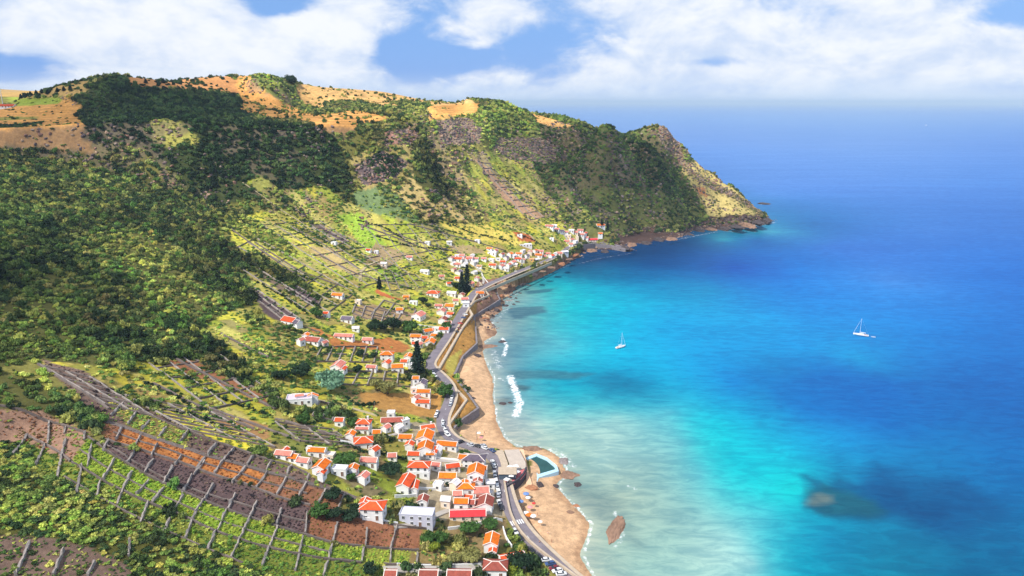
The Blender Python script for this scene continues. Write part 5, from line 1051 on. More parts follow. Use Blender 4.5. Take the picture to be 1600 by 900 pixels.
 (938,351,15,.6,1.3,'g','o',14,'house with bright orange roof beside the two dark cypresses at the headland foot',None,'w',False),
 (938,362,8,.8,1.2,'g','o',0,'tiny orange roofed house below the cypresses',None,'w',False),
 # high lone houses
 (668,378,9,.6,1.1,'f','w',-14,'white hut with flat roof high on the northern slope',None,'w',False),
 (522,379,9,.7,1.1,'f','w',-14,'white hut by the highest purple strip',None,'w',False),
 (664,424,15,.6,1.1,'g','w',-14,'white roofed farmstead alone on the green slope above the lawn',None,'w',False),
 (746,375,9,.6,1.0,'f','w',-14,'white hut above the northern gardens',None,'w',False),
 (576,391,9,.6,1.0,'g','r',-10,'small hut with red roof at the end of the bent track',None,'w',False),
 (588,393,7,.8,1.0,'f','w',-10,'tiny white shed by the end of the bent track',None,'w',False),
 # southern end
 (768,846,34,.7,1.5,'g','o',84,'white gabled house with bright orange roof in front of the road at the southern bend',[(-.62,-.22,.5,.5,1,'g','r',0)],'w',False),
 (800,872,46,.5,1.2,'g','r',16,'white house with long red roof beside the parked cars at the bottom',None,'w',False),
 (774,884,42,.7,1.4,'h','d',-2,'white house with brown red hip roof and pale hips at the bottom',None,'w',False),
]
MORE = [ # (where, places) of further small white houses
 ('in the northern street', [(774,391,'p'),(778,404,'w'),(786,409,'r'),(795,413,'p'),(797,396,'o'),(805,413,'w'),(817,406,'p'),(817,391,'w'),(828,393,'p'),(836,391,'o'),(850,400,'p'),(868,397,'w'),(874,396,'p')]),
 ('in the grove cluster', [(708,411,'w'),(722,399,'p'),(728,405,'r'),(738,399,'w'),(744,404,'p'),(709,421,'p'),(741,425,'w'),(745,435,'p'),(728,474,'w'),(712,470,'p')]),
 ('in the far hamlet', [(866,352,'w'),(884,362,'p'),(888,366,'w'),(899,362,'p'),(902,368,'w'),(914,363,'r'),(916,369,'p'),(899,377,'w'),(886,376,'p')]),
 ('along the road by the conifer', [(698,496,'w'),(700,504,'p'),(679,525,'o'),(664,528,'r'),(655,538,'p'),(643,570,'w'),(632,565,'r'),(647,607,'w'),(650,622,'p'),(684,521,'w')]),
 ('high on the green slope', [(600,412,'w'),(640,402,'p'),(702,378,'w'),(690,432,'p'),(560,470,'w'),(510,490,'r'),(470,532,'p'),(556,513,'w'),(506,536,'p'),(478,524,'o')]),
 ('in the village gardens', [(589,676,'o'),(603,668,'p'),(622,668,'w'),(585,703,'r'),(613,712,'p'),(640,695,'r'),(684,703,'w'),(682,727,'p'),(685,757,'w'),(711,756,'w'),(715,772,'p'),(697,781,'w'),(733,778,'r'),(766,753,'w'),(764,770,'w'),(724,715,'o'),(516,711,'w'),(460,714,'o')])]
RN = {'p': 'faded pink', 'w': 'white', 'r': 'red', 'o': 'orange'}; hn = {}
for where, L in MORE:
    for u, v, c in sorted(L):
        k_ = (where, c); n_of = sum(1 for q in L if q[2] == c); i = hn.get(k_, 0); hn[k_] = i + 1
        HOUSES.append((u, v, 7.5 + (v - 350) * .016 + random.uniform(0, 2.5), random.uniform(.55, .85), random.choice((1, 1.2, 1.4)), 'f' if c == 'w' and random.random() < .5 else 'g', c, random.choice((-14, -8, 4, 60, 82)), (f'small {RN[c]} roofed house ' if n_of == 1 else f'{ORD[i]} small {RN[c]} roofed house from left ') + where, None, random.choice('wwwc'), False))
for h in HOUSES:
    house(*h)
for i, (u, v, wp) in enumerate(((611, 897, 22), (670, 897, 34), (718, 898, 44))):
    house(u, v, wp, .5, 1, 'g', 'd', -1, ORD[i] + ' from the left of the three long brown red roofs along the bottom edge', None, 'w', False)
slab('concrete_yard', [(598, 884, float(on(598, 884)[2]) + .7), (760, 884, float(on(760, 884)[2]) + .7), (770, 893, float(on(770, 893)[2]) + .7), (600, 893, float(on(600, 893)[2]) + .7)], 6, CONC, kind='structure', label='grey concrete yard above the long brown red roofs')
# ---------------------------------------------------------------- cars
PAINT = {k: mat('car_paint_' + k, c, .3, .05, .4, spec=.5) for k, c in (('white', (.75, .75, .75)), ('black', (.03, .03, .035)), ('blue', srgb(60, 84, 130)), ('maroon', srgb(120, 40, 50)), ('silver', srgb(176, 180, 188)), ('red', srgb(190, 50, 44)))}
ALU_ = mat('wheel_alloy', srgb(190, 192, 196), .4, .05, metallic=.5); TYRE = mat('tyre_rubber', (.02, .02, .02), .9, .1); LAMP = mat('lamp_glass', (.7, .7, .68), .2, .05)
def loft(secs):
    """closed skin through cross sections (x, [(y, z)...])"""
    n = len(secs[0][1]); v = [(x, y, z) for x, pr in secs for y, z in pr]; f = []
    for i in range(len(secs) - 1):
        for j in range(n): f.append((i * n + j, (i + 1) * n + j, (i + 1) * n + (j + 1) % n, i * n + (j + 1) % n))
    f += [tuple(range(n)), tuple(range((len(secs) - 1) * n, len(secs) * n))[::-1]]
    return v, f
def ring(hw, z0, z1, bev): return [(-hw, z0 + bev), (-hw + bev, z0), (hw - bev, z0), (hw, z0 + bev), (hw, z1 - bev), (hw - bev, z1), (-hw + bev, z1), (-hw, z1 - bev)]
def car_proto():
    r = empty('parked_car', (0, 0, 0))
    mesh_obj('body', *loft([(-2.1, ring(.72, .35, .78, .08)), (-1.95, ring(.84, .25, .92, .1)), (-.9, ring(.87, .22, .96, .1)), (.9, ring(.87, .22, .95, .1)), (1.8, ring(.83, .25, .82, .1)), (2.1, ring(.68, .35, .66, .08))]), PAINT['white'], r)
    mesh_obj('windows', *loft([(-1.75, ring(.68, .9, .98, .03)), (-1.25, ring(.66, .9, 1.38, .08)), (.25, ring(.66, .9, 1.40, .08)), (1.05, ring(.72, .9, .98, .03))]), GLASSD, r)
    mesh_obj('roof', *loft([(-1.3, ring(.6, 1.37, 1.43, .02)), (-.5, ring(.64, 1.38, 1.48, .04)), (.25, ring(.6, 1.37, 1.44, .02))]), PAINT['white'], r)
    wm = MB().tube((0, -.1, 0), (0, .1, 0), .31, .31, 12); me = None
    for sx in (-1.3, 1.3):
        for sy in (-.8, .8):
            o = mesh_obj('wheel', wm.v, wm.f, TYRE, r) if me is None else mesh_obj('wheel', None, None, parent=r, me=me); me = o.data; o.location = (sx, sy, .31); MB().tube((0, .1 if sy > 0 else -.1, 0), (0, .125 if sy > 0 else -.125, 0), .19, .17, 10).build('rim', ALU_, o)
    for sy in (-.55, .55):
        o = MB().box(-.06, .06, -.16, .16, -.07, .07).build('headlight', LAMP, r); o.location = (2.08, sy, .58)
    for c in r.children:
        if c.data.materials[0] == PAINT['white']: c.material_slots[0].link = 'OBJECT'; c.material_slots[0].material = PAINT['white']
    return r
def copy_tree(o, parent=None):
    c = o.copy(); COL.objects.link(c); c.parent = parent
    for ch in list(o.children): copy_tree(ch, c)
    return c
CP0 = car_proto(); first = True
CARS = [(805,831,'white'),(813,841,'black'),(830,860,'black'),(841,869,'black'),(854,875,'white'),(860,881,'blue'),(866,888,'maroon'),(871,892,'white'),(877,897,'white'),(780,786,'white'),(783,793,'black'),(777,761,'white'),(779,768,'white'),(770,722,'white'),(772,728,'white'),(773,739,'silver'),
 (774,746,'white'),(769,704,'blue'),(746,697,'black'),(735,695,'silver'),(719,691,'black'),(833,880,'white'),(849,896,'black'),(676,582,'white'),(680,587,'white'),(684,592,'black'),(706,621,'white'),(705,627,'white'),(704,632,'silver'),(683,645,'white'),(681,650,'white'),(692,659,'white'),
 (692,665,'silver'),(696,673,'white'),(699,679,'white'),(717,513,'maroon'),(713,518,'black'),(724,497,'blue'),(719,505,'red'),(727,492,'white'),(757,700,'white'),(755,697,'silver'),(776,754,'white'),(778,774,'silver')]
WHERE = [((845, 1000), (866, 999), 'in the packed row along the beach wall'), ((800, 845), (800, 999), 'on the road beside the southern beach'), ((760, 800), (715, 800), 'parked before the sea front houses'), ((730, 775), (690, 712), 'at the beach end of the village street'),
         ((670, 712), (578, 690), 'beside the road below the tall conifer'), ((0, 2000), (0, 2000), 'on the parking strip by the northern embankment')]
zone_of = lambda u, v: next(i for i, (a, b, _) in enumerate(WHERE) if a[0] <= u <= a[1] and b[0] <= v <= b[1])
CARS = [(u, v, c, zone_of(u, v)) for u, v, c in CARS]
rl = ROADL['coast_road'][0]; cnt = {}; tot = {}
for u, v, c, z in CARS: tot[(c, z)] = tot.get((c, z), 0) + 1
for u, v, c, z in sorted(CARS, key=lambda q: -q[1]):
    o = CP0 if first else copy_tree(CP0); first = False
    p = on(u, v, .6); d = np.hypot(rl[:, 0] - p[0], rl[:, 1] - p[1]); k = int(np.clip(np.argmin(d), 1, len(rl) - 2)); tg = rl[k + 1] - rl[k - 1]
    on_road = d[k] < 4.4
    o.location = (p[0], p[1], max(p[2], H(p[0], p[1])) + .02 if not on_road else (rl[k, 2] + (.145 if d[k] > 3.1 else .015)))
    ang = math.atan2(tg[1], tg[0]); 
    if z == 0 or z == 5: ang += R(70)
    o.rotation_euler = (0, 0, ang + (math.pi if random.random() < .5 else 0) + random.uniform(-.05, .05))
    for ch in o.children:
        if ch.name.split('.')[0] in ('body', 'roof'): ch.material_slots[0].link = 'OBJECT'; ch.material_slots[0].material = PAINT[c]
    i = cnt.get((c, z), 0); cnt[(c, z)] = i + 1
    tag(o, (f'{c} car ' if tot[(c, z)] == 1 else f'{ORD[i]} {c} car from south ') + WHERE[z][2], 'car', 'parked cars')

# ---------------------------------------------------------------- trees that stand out one by one
BARK = mat('bark', srgb(96, 78, 62), .95, .3, 3, .6)
LM = {k: leaf_material('leaves_' + k, False, c) for k, c in (('dark', srgb(40, 62, 40)), ('mid', srgb(64, 96, 42)), ('blue', srgb(112, 148, 118)), ('olive', srgb(134, 132, 76)), ('lime', srgb(128, 140, 44)), ('conifer', srgb(40, 60, 50)))}
def round_meshes():
    out = []
    for sd in range(3):
        v, f = clump(50 + sd, 420, .13, .95, 9); me = bpy.data.meshes.new('crown'); me.from_pydata(v, [], f); me.materials.append(LM['mid']); out.append(me)
    return out
CROWNS = round_meshes()
tk = MB().tube((0, 0, -1), (0, 0, .45), .09, .06, 8)
for a in range(4): tk.tube((0, 0, .3 + .04 * a), (.3 * math.cos(a * 1.6), .3 * math.sin(a * 1.6), .62), .04, .02, 5)
TRUNK = bpy.data.meshes.new('trunk'); TRUNK.from_pydata(tk.v, [], tk.f); TRUNK.materials.append(BARK)
def round_tree(u, v, wpx, col, label, tall=1.0, name='round_tree', cat='tree', lift=.35):
    p = on(u, v, 1.5); r_ = wpx / rng_px(p) / 2 * 1.02; o = tag(empty(name, (p[0], p[1], H(p[0], p[1])), random.uniform(0, 6)), label, cat, 'garden trees'); KEEP_OUT.append((p[0], p[1], r_ * .7))
    c = mesh_obj('crown', None, None, parent=o, me=random.choice(CROWNS)); c.location = (0, 0, r_ * lift); c.scale = (r_, r_, r_ * tall * 1.1)
    c.material_slots[0].link = 'OBJECT'; c.material_slots[0].material = LM[col]
    t_ = mesh_obj('trunk', None, None, parent=o, me=TRUNK); t_.scale = (r_, r_, r_ * (lift + .35))
    return o
TREES = [(696,616,24,'mid','round green tree leaning over the road beside the pair of orange roofed houses',1.0),(727,712,17,'mid','round green tree on the lawn behind the slate roofed corner house',1.1),(698,514,16,'mid','dense round green tree at the roadside above the brown bank',1.1),
 (520,776,27,'dark','dark round bush alone on the upper brown plot',.8),(500,802,30,'mid','green bush at the left end of the hedge below the big two storey house',.8),(522,806,28,'dark','dark bush in the middle of the hedge below the big two storey house',.7),(547,808,26,'dark','dark bush at the right end of the hedge below the big two storey house',.7),
 (553,792,14,'dark','small dark bush beside the wall of the big two storey house',.9),(668,843,24,'mid','green bush, left of the three on the brown garden plot at the bottom',.8),(688,843,26,'mid','green bush, right of the three on the brown garden plot at the bottom',.8),(678,856,20,'lime','yellow green bush, lowest of the three on the brown garden plot',.8),
 (812,887,40,'dark','big dark green tree beside the road at the bottom',1.0),(797,894,24,'lime','yellow green tree left of the big dark one at the bottom',1.0),(516,607,44,'blue','large blue green leafy tree beside the white villa',.9),(590,606,26,'olive','olive coloured tree left of the two in the middle gardens',.8),(606,612,30,'olive','olive coloured tree right of the two in the middle gardens',.8),
 (443,590,22,'dark','dark shrub in the scrub above the white villa',.9),(470,585,30,'dark','wide dark tree in the scrub above the white villa',.8),(433,588,18,'dark','darkest round shrub left in the scrub above the white villa',.9),(474,658,22,'mid','green tree in front of the white villa below the small plots',1.0),(551,663,17,'mid','round green tree left of the two storey house with the white chimney',1.1),
 (494,493,20,'mid','round green tree below the narrow purple strip',.9),(585,514,22,'dark','dark green tree left of the group above the ochre field',1.0),(600,513,16,'dark','dark narrow tree in the group above the ochre field',1.2),(615,513,26,'dark','large dark green tree in the group above the ochre field',1.0),(640,517,24,'mid','green tree right of the group above the ochre field',1.0),
 (559,579,15,'dark','round dark bush by the pink roofed house',1.0),(563,554,14,'dark','round dark bush in the small green plots',1.0),(585,556,12,'dark','smaller round dark bush in the small green plots',1.0),(661,472,15,'dark','round green bush beside the low pale shed',.9),(669,478,9,'dark','small round bush behind the roadside cluster',.9),
 (712,448,14,'dark','broad dark tree at the left foot of the grove',.9),(722,452,16,'dark','broad dark tree at the right foot of the grove',.9),(452,513,13,'mid','small green tree in front of the house alone by the purple plots',1.0),(538,737,14,'mid','palm like bright green tree before the flat roofed house of the hillside row',1.0),(548,745,16,'mid','bright green bush at the end of the hillside row',.8),
 (700,755,9,'dark','small dark bush left in front of the long orange bungalow',.9),(707,755,10,'dark','small dark bush right in front of the long orange bungalow',.9),(540,722,36,'mid','wide green hedge clump left of the lone pink cottage',.5),(610,737,34,'dark','wide dark hedge clump right of the lone pink cottage',.5),
 (578,892,22,'dark','dark green tree by the concrete yard at the bottom edge',1.0),(710,874,24,'olive','brownish shrub left of the southern gabled house',.7),(735,872,34,'olive','long brownish shrub below the southern gabled house',.6),(735,828,34,'mid','green shrub bank behind the southern gabled house',.5),(765,820,26,'mid','bright green shrub bank beside the zebra crossing',.5),
 (612,661,12,'dark','dark round bush in the garden of the long brown roofed house',.8),(455,130,17,'dark','dark round tree clump on the plateau skyline',1.0)]
for q in TREES: round_tree(*q)
def conifer_mesh(h, r, tiers, seed, droop=.12):
    rr_ = np.random.default_rng(seed); v = []; f = []
    for t_ in range(tiers):
        z = h * (.1 + .9 * t_ / tiers); R_ = r * (1 - t_ / tiers) ** .8 * (.85 + .3 * rr_.random()) + .25
        for b in range(9):
            a = b * .698 + rr_.random() * .6; L = R_ * (.75 + .4 * rr_.random())
            for s in np.linspace(.15, 1, 5):
                c = np.array([math.cos(a) * L * s, math.sin(a) * L * s, z - droop * L * s * s * 2 + .12 * h / tiers * rr_.normal()])
                for _ in range(2):
                    n = rr_.normal(size=3); n[2] = abs(n[2]) + .6; n /= np.linalg.norm(n); p1 = np.cross(n, rr_.normal(size=3)); p1 /= np.linalg.norm(p1); p2 = np.cross(n, p1); q = .35 * h / tiers + .10 * R_ * (1.2 - s) + .18
                    k = len(v); v += [tuple(c + p1 * q), tuple(c + p2 * q * .7), tuple(c - p1 * q), tuple(c - p2 * q * .7)]; f.append((k, k + 1, k + 2, k + 3))
    return v, f
def conifer(u, vtop, vbot, wpx, label, name='conifer', slim=False, seed=1):
    p = on(u, vbot); k = rng_px(p); h = (vbot - vtop) / k / math.cos(R(18)); r_ = wpx / k / 2
    o = tag(empty(name, p), label, 'tree', 'tall conifers'); KEEP_OUT.append((p[0], p[1], r_ * .7))
    v, f = conifer_mesh(h, r_, 22 if slim else 15, seed, .02 if slim else .14)
    mesh_obj('crown', v, f, LM['conifer'], o)
    MB().tube((0, 0, -1), (0, 0, h * .98), h * .022 + .1, .05, 8).build('trunk', BARK, o)
conifer(653, 531, 585, 27, 'tall dark conifer standing over the road bend beside orange roofed houses', seed=3)
conifer(730, 413, 459, 17, 'tall dark conifer rising from the grove above the northern bastion', seed=4)
conifer(722, 424, 462, 14, 'shorter dark conifer at the left of the northern grove', seed=5)
conifer(593, 432, 452, 9, 'slender cypress alone on the green slope', 'cypress', True, 6)
conifer(940, 341, 356, 5, 'taller slender cypress behind the orange roof at the headland foot', 'cypress', True, 7)
conifer(949, 345, 361, 6, 'right hand cypress beside the orange roof at the headland foot', 'cypress', True, 8)
for i, (u, v) in enumerate([(48,146),(40,148),(57,144),(66,142),(75,143),(33,150),(90,140),(255,126),(228,126),(100,138),(110,136)]):
    conifer(u, v - 3, v + 4, 7, f'{ORD[i]} small dark tree listed along the far plateau skyline', 'skyline_tree', False, 20 + i)

# hedgerows: lines of dark shrubs down the terraces, one hedge each
HEDGES = [[(380,410),(430,440),(470,455),(500,470)],[(400,440),(440,462),(480,490)],[(395,400),(450,425),(490,440)],[(430,350),(470,365),(500,385)],[(590,370),(640,385),(700,392)],[(560,345),(600,355),(640,380)],[(640,345),(690,358),(720,366)],[(700,350),(740,365),(800,378)],[(260,640),(310,652),(360,672)],[(330,650),(360,662),(375,672)],
 [(230,600),(290,630),(330,648)],[(290,590),(350,625),(420,650)],[(600,480),(625,488)],[(810,366),(840,378),(852,390)],[(868,362),(882,378)],[(520,550),(500,555),(480,570)],[(590,630),(560,636),(540,622)],[(530,690),(560,705),(640,720)],[(480,665),(490,672)],[(420,300),(450,320),(470,335)],[(350,330),(385,350),(430,362)],[(610,160),(580,162),(540,168)]]
hv = []
for i, s in enumerate(HEDGES):
    p = ground_line(s, 2.2); r_ = np.random.default_rng(300 + i); V = []; F = []
    for q in p:
        pv, pf = PROTOS_SMALL[r_.integers(3)]; sc_ = r_.uniform(.8, 1.7); a = r_.uniform(0, 6.28); ca_, sa_ = math.cos(a) * sc_, math.sin(a) * sc_; k = len(V); ox, oy = r_.normal(size=2) * .5
        V += [(q[0] - p[0, 0] + ox + x * ca_ - y * sa_, q[1] - p[0, 1] + oy + x * sa_ + y * ca_, q[2] - p[0, 2] + z * sc_ - .1) for x, y, z in pv]; F += [tuple(k + j for j in x) for x in pf]
    o = mesh_obj('hedge', V, F, LM['dark' if i % 3 else 'mid']); o.location = tuple(p[0])
    hv.append(o)
for i, o in enumerate(sorted(hv, key=lambda q: q.location.y)):
    tag(o, f'{"farthest" if i == len(hv) - 1 else "second farthest"} dark green hedgerow, up by the plateau fields' if i > 19 else f'{ORD[i]} dark green hedgerow along the terraces, counted from the near slope', 'hedge', 'terrace hedgerows')

# ---------------------------------------------------------------- rocks
def rock_mesh(seed, sub=3):
    bm = bmesh.new(); bmesh.ops.create_icosphere(bm, subdivisions=sub, radius=1); r_ = np.random.default_rng(seed); cut = [(r_.normal(size=3), r_.uniform(.55, .9)) for _ in range(14)]
    for q in bm.verts:
        c = np.array(q.co); c = c * (1 + .30 * fbm(np.array([c[0] * 2 + seed]), np.array([c[1] * 2 + c[2] * 1.7]), .9, 3, seed)[0])
        for n, d in cut:
            n = n / np.linalg.norm(n); e = c @ n - d
            if e > 0: c = c - n * e * .9
        c = c * (1 + .06 * r_.normal()); q.co = c
    me = bpy.data.meshes.new('rock'); bm.to_mesh(me); bm.free(); return me
RKM = {k: mat('rock_' + k, c, .9, .4, .5, .9, coord='Object') for k, c in (('dark', srgb(78, 68, 68)), ('brown', srgb(142, 112, 92)), ('orange', srgb(170, 118, 86)), ('grey', srgb(140, 128, 124)))}
RKS = [rock_mesh(i, 4) for i in range(5)]
for me in RKS: me.materials.append(RKM['dark'])
def rock(u, v, wpx, hpx, tall, col, label, rot=0.0, group='shore rocks'):
    p = at(u, v, .0); z = max(0.0, float(H(p[0], p[1]))); p = at(u, v, z); k = rng_px(p); dep = math.asin(min(1, (CAM_H - z) / np.linalg.norm(p - np.array([0, 0, CAM_H]))))
    o = mesh_obj('shore_rock', None, None, me=random.choice(RKS)); o.location = (p[0], p[1], z - .25 * tall); o.scale = (wpx / k / 2, hpx / k / 2 / math.sin(dep), tall); o.rotation_euler = (0, 0, R(rot))
    o.material_slots[0].link = 'OBJECT'; o.material_slots[0].material = RKM[col]; return tag(o, label, 'rock', group)
rock(960, 829, 32, 46, 1.5, 'brown', 'large brown rock island just off the southern beach', -25)
rock(1192, 318, 22, 4, 2.2, 'dark', 'dark low islet off the tip of the headland')
rock(886, 742, 38, 16, 1.5, 'brown', 'flat brown ledge of rock on the seaward side of the pool', 20); rock(880, 720, 22, 14, 1.6, 'grey', 'grey rock ledge outside the upper corner of the pool', -30)
rock(832, 702, 38, 12, 1.8, 'brown', 'brown rock hump between the pool and the northern sand'); rock(903, 757, 14, 8, 1.2, 'dark', 'dark rock in the water off the pool'); rock(868, 760, 14, 6, 1.0, 'dark', 'dark low rocks at the beach edge below the pool')
rock(890, 800, 14, 8, .9, 'brown', 'small brown rock at the edge of the southern sand'); rock(830, 762, 26, 8, 1.4, 'orange', 'orange rock at the foot of the pool walk'); rock(843, 757, 14, 10, 1.5, 'dark', 'dark rock below the pool deck')
rock(900, 790, 13, 6, .8, 'orange', 'pinkish rock awash off the southern beach'); rock(785, 631, 16, 5, .8, 'dark', 'dark flat rock in the surf before the bastion'); rock(797, 629, 9, 4, .6, 'dark', 'smaller dark flat rock in the surf before the bastion')
rock(745, 555, 14, 6, 1.4, 'dark', 'dark boulder on the sand under the long sea wall'); rock(738, 622, 12, 4, .8, 'dark', 'dark rocks on the sand beside the bastion'); rock(760, 541, 44, 7, 1.1, 'brown', 'long brown reef running into the surf', 8); rock(785, 534, 16, 5, .9, 'dark', 'dark end of the long reef in the surf')
lst = [(768,448,10,5,'brown'),(790,446,16,6,'brown'),(800,440,10,5,'dark'),(783,462,12,5,'orange'),(795,470,8,4,'grey'),(806,466,6,3,'dark'),(809,472,6,3,'dark'),(803,476,8,3,'dark'),(812,458,7,3,'dark'),(816,444,9,4,'dark'),(790,478,14,5,'dark'),(776,484,14,5,'dark'),(764,489,12,5,'brown'),(758,497,16,5,'orange'),(770,495,10,4,'dark'),
       (760,515,14,5,'brown'),(752,508,10,4,'dark'),(836,429,14,5,'dark'),(848,424,14,4,'brown'),(862,418,18,4,'brown'),(878,412,16,4,'orange'),(890,405,12,4,'brown'),(900,398,14,4,'orange'),(912,395,10,3,'brown'),(826,446,8,3,'dark')]
for i, (u, v, a, b, c) in enumerate(sorted(lst)):
    rock(u, v, a * .75, b * .75, 1.6, c, f'{ORD[i % 20]} rock from the left on the {"outer" if i > 19 else "main"} stretch of the northern rocks, {c} coloured', random.uniform(0, 180))
hl_ = [(925,392,20,5),(945,394,16,4),(975,388,22,6),(988,383,18,6),(1010,380,20,5),(1030,374,18,5),(1050,374,22,5),(1075,366,16,6),(1092,360,18,6),(1110,358,20,6),(1130,357,20,6),(1150,354,22,7),(1168,351,20,7),(1184,347,20,8),(1197,344,16,7)]
for i, (u, v, a, b) in enumerate(hl_): rock(u, v, a, b, 4.0, 'dark' if i % 3 else 'brown', f'{ORD[i]} rock from the left along the foot of the headland', random.uniform(-20, 20), 'headland rocks')

# ---------------------------------------------------------------- boats
HULL = mat('white_gelcoat', (.8, .8, .8), .3, .04); NAVY = mat('navy_boot_stripe', srgb(26, 44, 80), .4); ALU = mat('mast_aluminium', srgb(214, 222, 232), .35, .05, metallic=.4); SAILC = mat('furled_sail', srgb(222, 226, 232), .9, .06); TEAK = mat('teak', srgb(180, 140, 104), .8, .15)
def sailboat(u, v, L, ang, label, dinghy=False):
    p = at(u, v); o = tag(empty('sailboat', p, R(ang)), label, 'sailboat', 'anchored sailboats'); B = L * .15
    def sec(x, hw, zb, zt): return (x, [(-hw, zt), (-hw * .92, zt * .4), (-hw * .5, zb), (hw * .5, zb), (hw * .92, zt * .4), (hw, zt)])
    mesh_obj('hull', *loft([sec(-L/2, B*.75, -.2, 1.0), sec(-L*.3, B*.95, -.4, 1.0), sec(0, B, -.5, 1.05), sec(L*.25, B*.75, -.4, 1.15), sec(L*.42, B*.3, -.2, 1.3), sec(L/2, .05, .2, 1.4)]), HULL, o)
    mesh_obj('boot_stripe', *loft([(x * 1.005, [(-h_, .32), (-h_, .05), (h_, .05), (h_, .32)]) for x, h_ in ((-L/2, B*.78), (-L*.3, B*.96), (0, B*.99), (L*.25, B*.76), (L*.42, B*.31))]), NAVY, o)
    mesh_obj('cabin', *loft([(-L*.18, ring(B*.6, 1.0, 1.55, .1)), (.0, ring(B*.62, 1.0, 1.6, .1)), (L*.2, ring(B*.35, 1.05, 1.35, .08))]), HULL, o)
    mesh_obj('cabin_window', *loft([(-L*.14, ring(B*.63, 1.22, 1.42, .03)), (L*.08, ring(B*.56, 1.22, 1.40, .03))]), GLASSD, o)
    MB().box(-L*.46, -L*.2, -B*.5, B*.5, 1.0, 1.06).build('cockpit', TEAK, o)
    MB().tube((L*.08, 0, 1.2), (L*.08, 0, L*1.25), .17, .11, 8).build('mast', ALU, o)
    MB().tube((L*.08, 0, 2.3), (-L*.32, 0, 2.3), .08, .08, 8).build('boom', ALU, o)
    MB().tube((L*.06, 0, 2.55), (-L*.3, 0, 2.5), .24, .16, 8).build('furled_mainsail', SAILC, o)
    MB().tube((L*.48, 0, 1.5), (L*.09, 0, L*1.2), .10, .05, 6).build('furled_headsail', SAILC, o)
    for sy in (-1, 1):
        MB().tube((L*.06, sy*B*.95, 1.1), (L*.08, 0, L*1.2), .02, .02, 4).build('shroud', ALU, o)
    MB().tube((-L*.49, 0, 1.1), (L*.08, 0, L*1.24), .02, .02, 4).build('backstay', ALU, o); MB().tube((L*.08, -B*.6, L*.75), (L*.08, B*.6, L*.75), .04, .04, 6).build('spreader', ALU, o)
    if dinghy:
        c, s = math.cos(R(ang)), math.sin(R(ang)); q = (p[0] - c * L * .8, p[1] - s * L * .8, 0)
        d = tag(empty('dinghy', q, R(ang + 12)), 'small grey dinghy floating astern of the right hand sailboat', 'dinghy'); GREY = mat('grey_rubber', srgb(170, 180, 192), .7)
        for sy in (-1, 1): MB().tube((-1.5, sy*.62, .25), (1.0, sy*.62, .28), .22, .22, 8).tube((1.0, sy*.62, .28), (1.6, 0, .36), .22, .2, 8).build('tube', GREY, d)
        MB().box(-1.3, 1.0, -.5, .5, .02, .1).build('floor', GREY, d); MB().box(-1.55, -1.4, -.6, .6, .0, .5).build('transom', TEAK, d)
sailboat(970, 543, 9.5, 35, 'small white sailboat anchored in the pale turquoise shallows')
sailboat(1345, 524, 11.2, 150, 'larger white sailboat anchored on the deep blue water', True)
p = at(1447, 196); o = tag(empty('motor_boat', p, R(20)), 'tiny white motor boat far out towards the horizon', 'boat')
mesh_obj('hull', *loft([(-9, ring(2.6, -.5, 1.8, .3)), (0, ring(2.8, -.6, 2.0, .3)), (6, ring(1.8, -.3, 2.3, .2)), (10, ring(.2, .6, 2.6, .05))]), HULL, o); mesh_obj('cabin', *loft([(-5, ring(2, 1.9, 4.6, .3)), (2, ring(2, 1.9, 4.6, .3)), (4, ring(1.6, 1.9, 2.6, .2))]), HULL, o)

# ---------------------------------------------------------------- parasols, people on the beach
PCOL = {'white': mat('white_canvas', (.8, .79, .77), .9, .06), 'orange': mat('orange_canvas', srgb(240, 120, 40), .9, .06), 'blue': mat('blue_canvas', srgb(110, 140, 190), .9, .06), 'red': mat('red_canvas', srgb(206, 60, 56), .9, .06), 'pink': mat('pink_canvas', srgb(224, 150, 150), .9, .06)}
def parasol(u, v, r_, col, label, h=2.3, base=None, group='beach parasols', sides=8):
    p = on(u, v, 0) if base is None else at(u, v, base); o = tag(empty('parasol', p, random.uniform(0, 3)), label, 'parasol', group)
    vs = [(0, 0, h + .45)] + [(r_ * math.cos(6.2832 * i / sides), r_ * math.sin(6.2832 * i / sides), h) for i in range(sides)] + [(r_ * .99 * math.cos(6.2832 * i / sides), r_ * .99 * math.sin(6.2832 * i / sides), h - .16) for i in range(sides)]
    mesh_obj('canopy', vs, [(0, 1 + i, 1 + (i + 1) % sides) for i in range(sides)] + [(1 + i, 1 + sides + i, 1 + sides + (i + 1) % sides, 1 + (i + 1) % sides) for i in range(sides)], PCOL[col], o)
    MB().tube((0, 0, -.3), (0, 0, h + .5), .035, .03, 6).build('pole', ALU, o)
for i, (u, v, c, r_, w_) in enumerate(((822,778,'blue',1.5,'blue beach parasol nearest the pool'),(814,790,'blue',1.3,'blue beach parasol close to the beach wall'),(825,784,'white',1.2,'white beach parasol below the nearest blue one'),(828,799,'pink',1.3,'pink beach parasol in the middle of the southern beach'),(834,793,'red',.9,'small red beach parasol in the middle of the southern beach'),
    (822,808,'white',1.3,'white beach parasol left of the orange one'),(826,811,'orange',1.5,'orange beach parasol on the southern beach'),(833,813,'white',1.4,'white beach parasol right of the orange one'),(844,822,'white',1.0,'lone white beach parasol farther down the southern beach'),(748,682,'white',1.2,'white parasol on the northern sand'),(752,689,'pink',1.1,'pink parasol on the northern sand'))): parasol(u, v, r_, c, w_)
for i, (u, v) in enumerate(((797,736),(806,735),(799,750),(792,756),(808,744),(803,742))): parasol(u, v, 1.7, 'white', f'{ORD[i]} white square parasol on the round restaurant terrace', 2.5, 7.35, 'terrace parasols', 4)
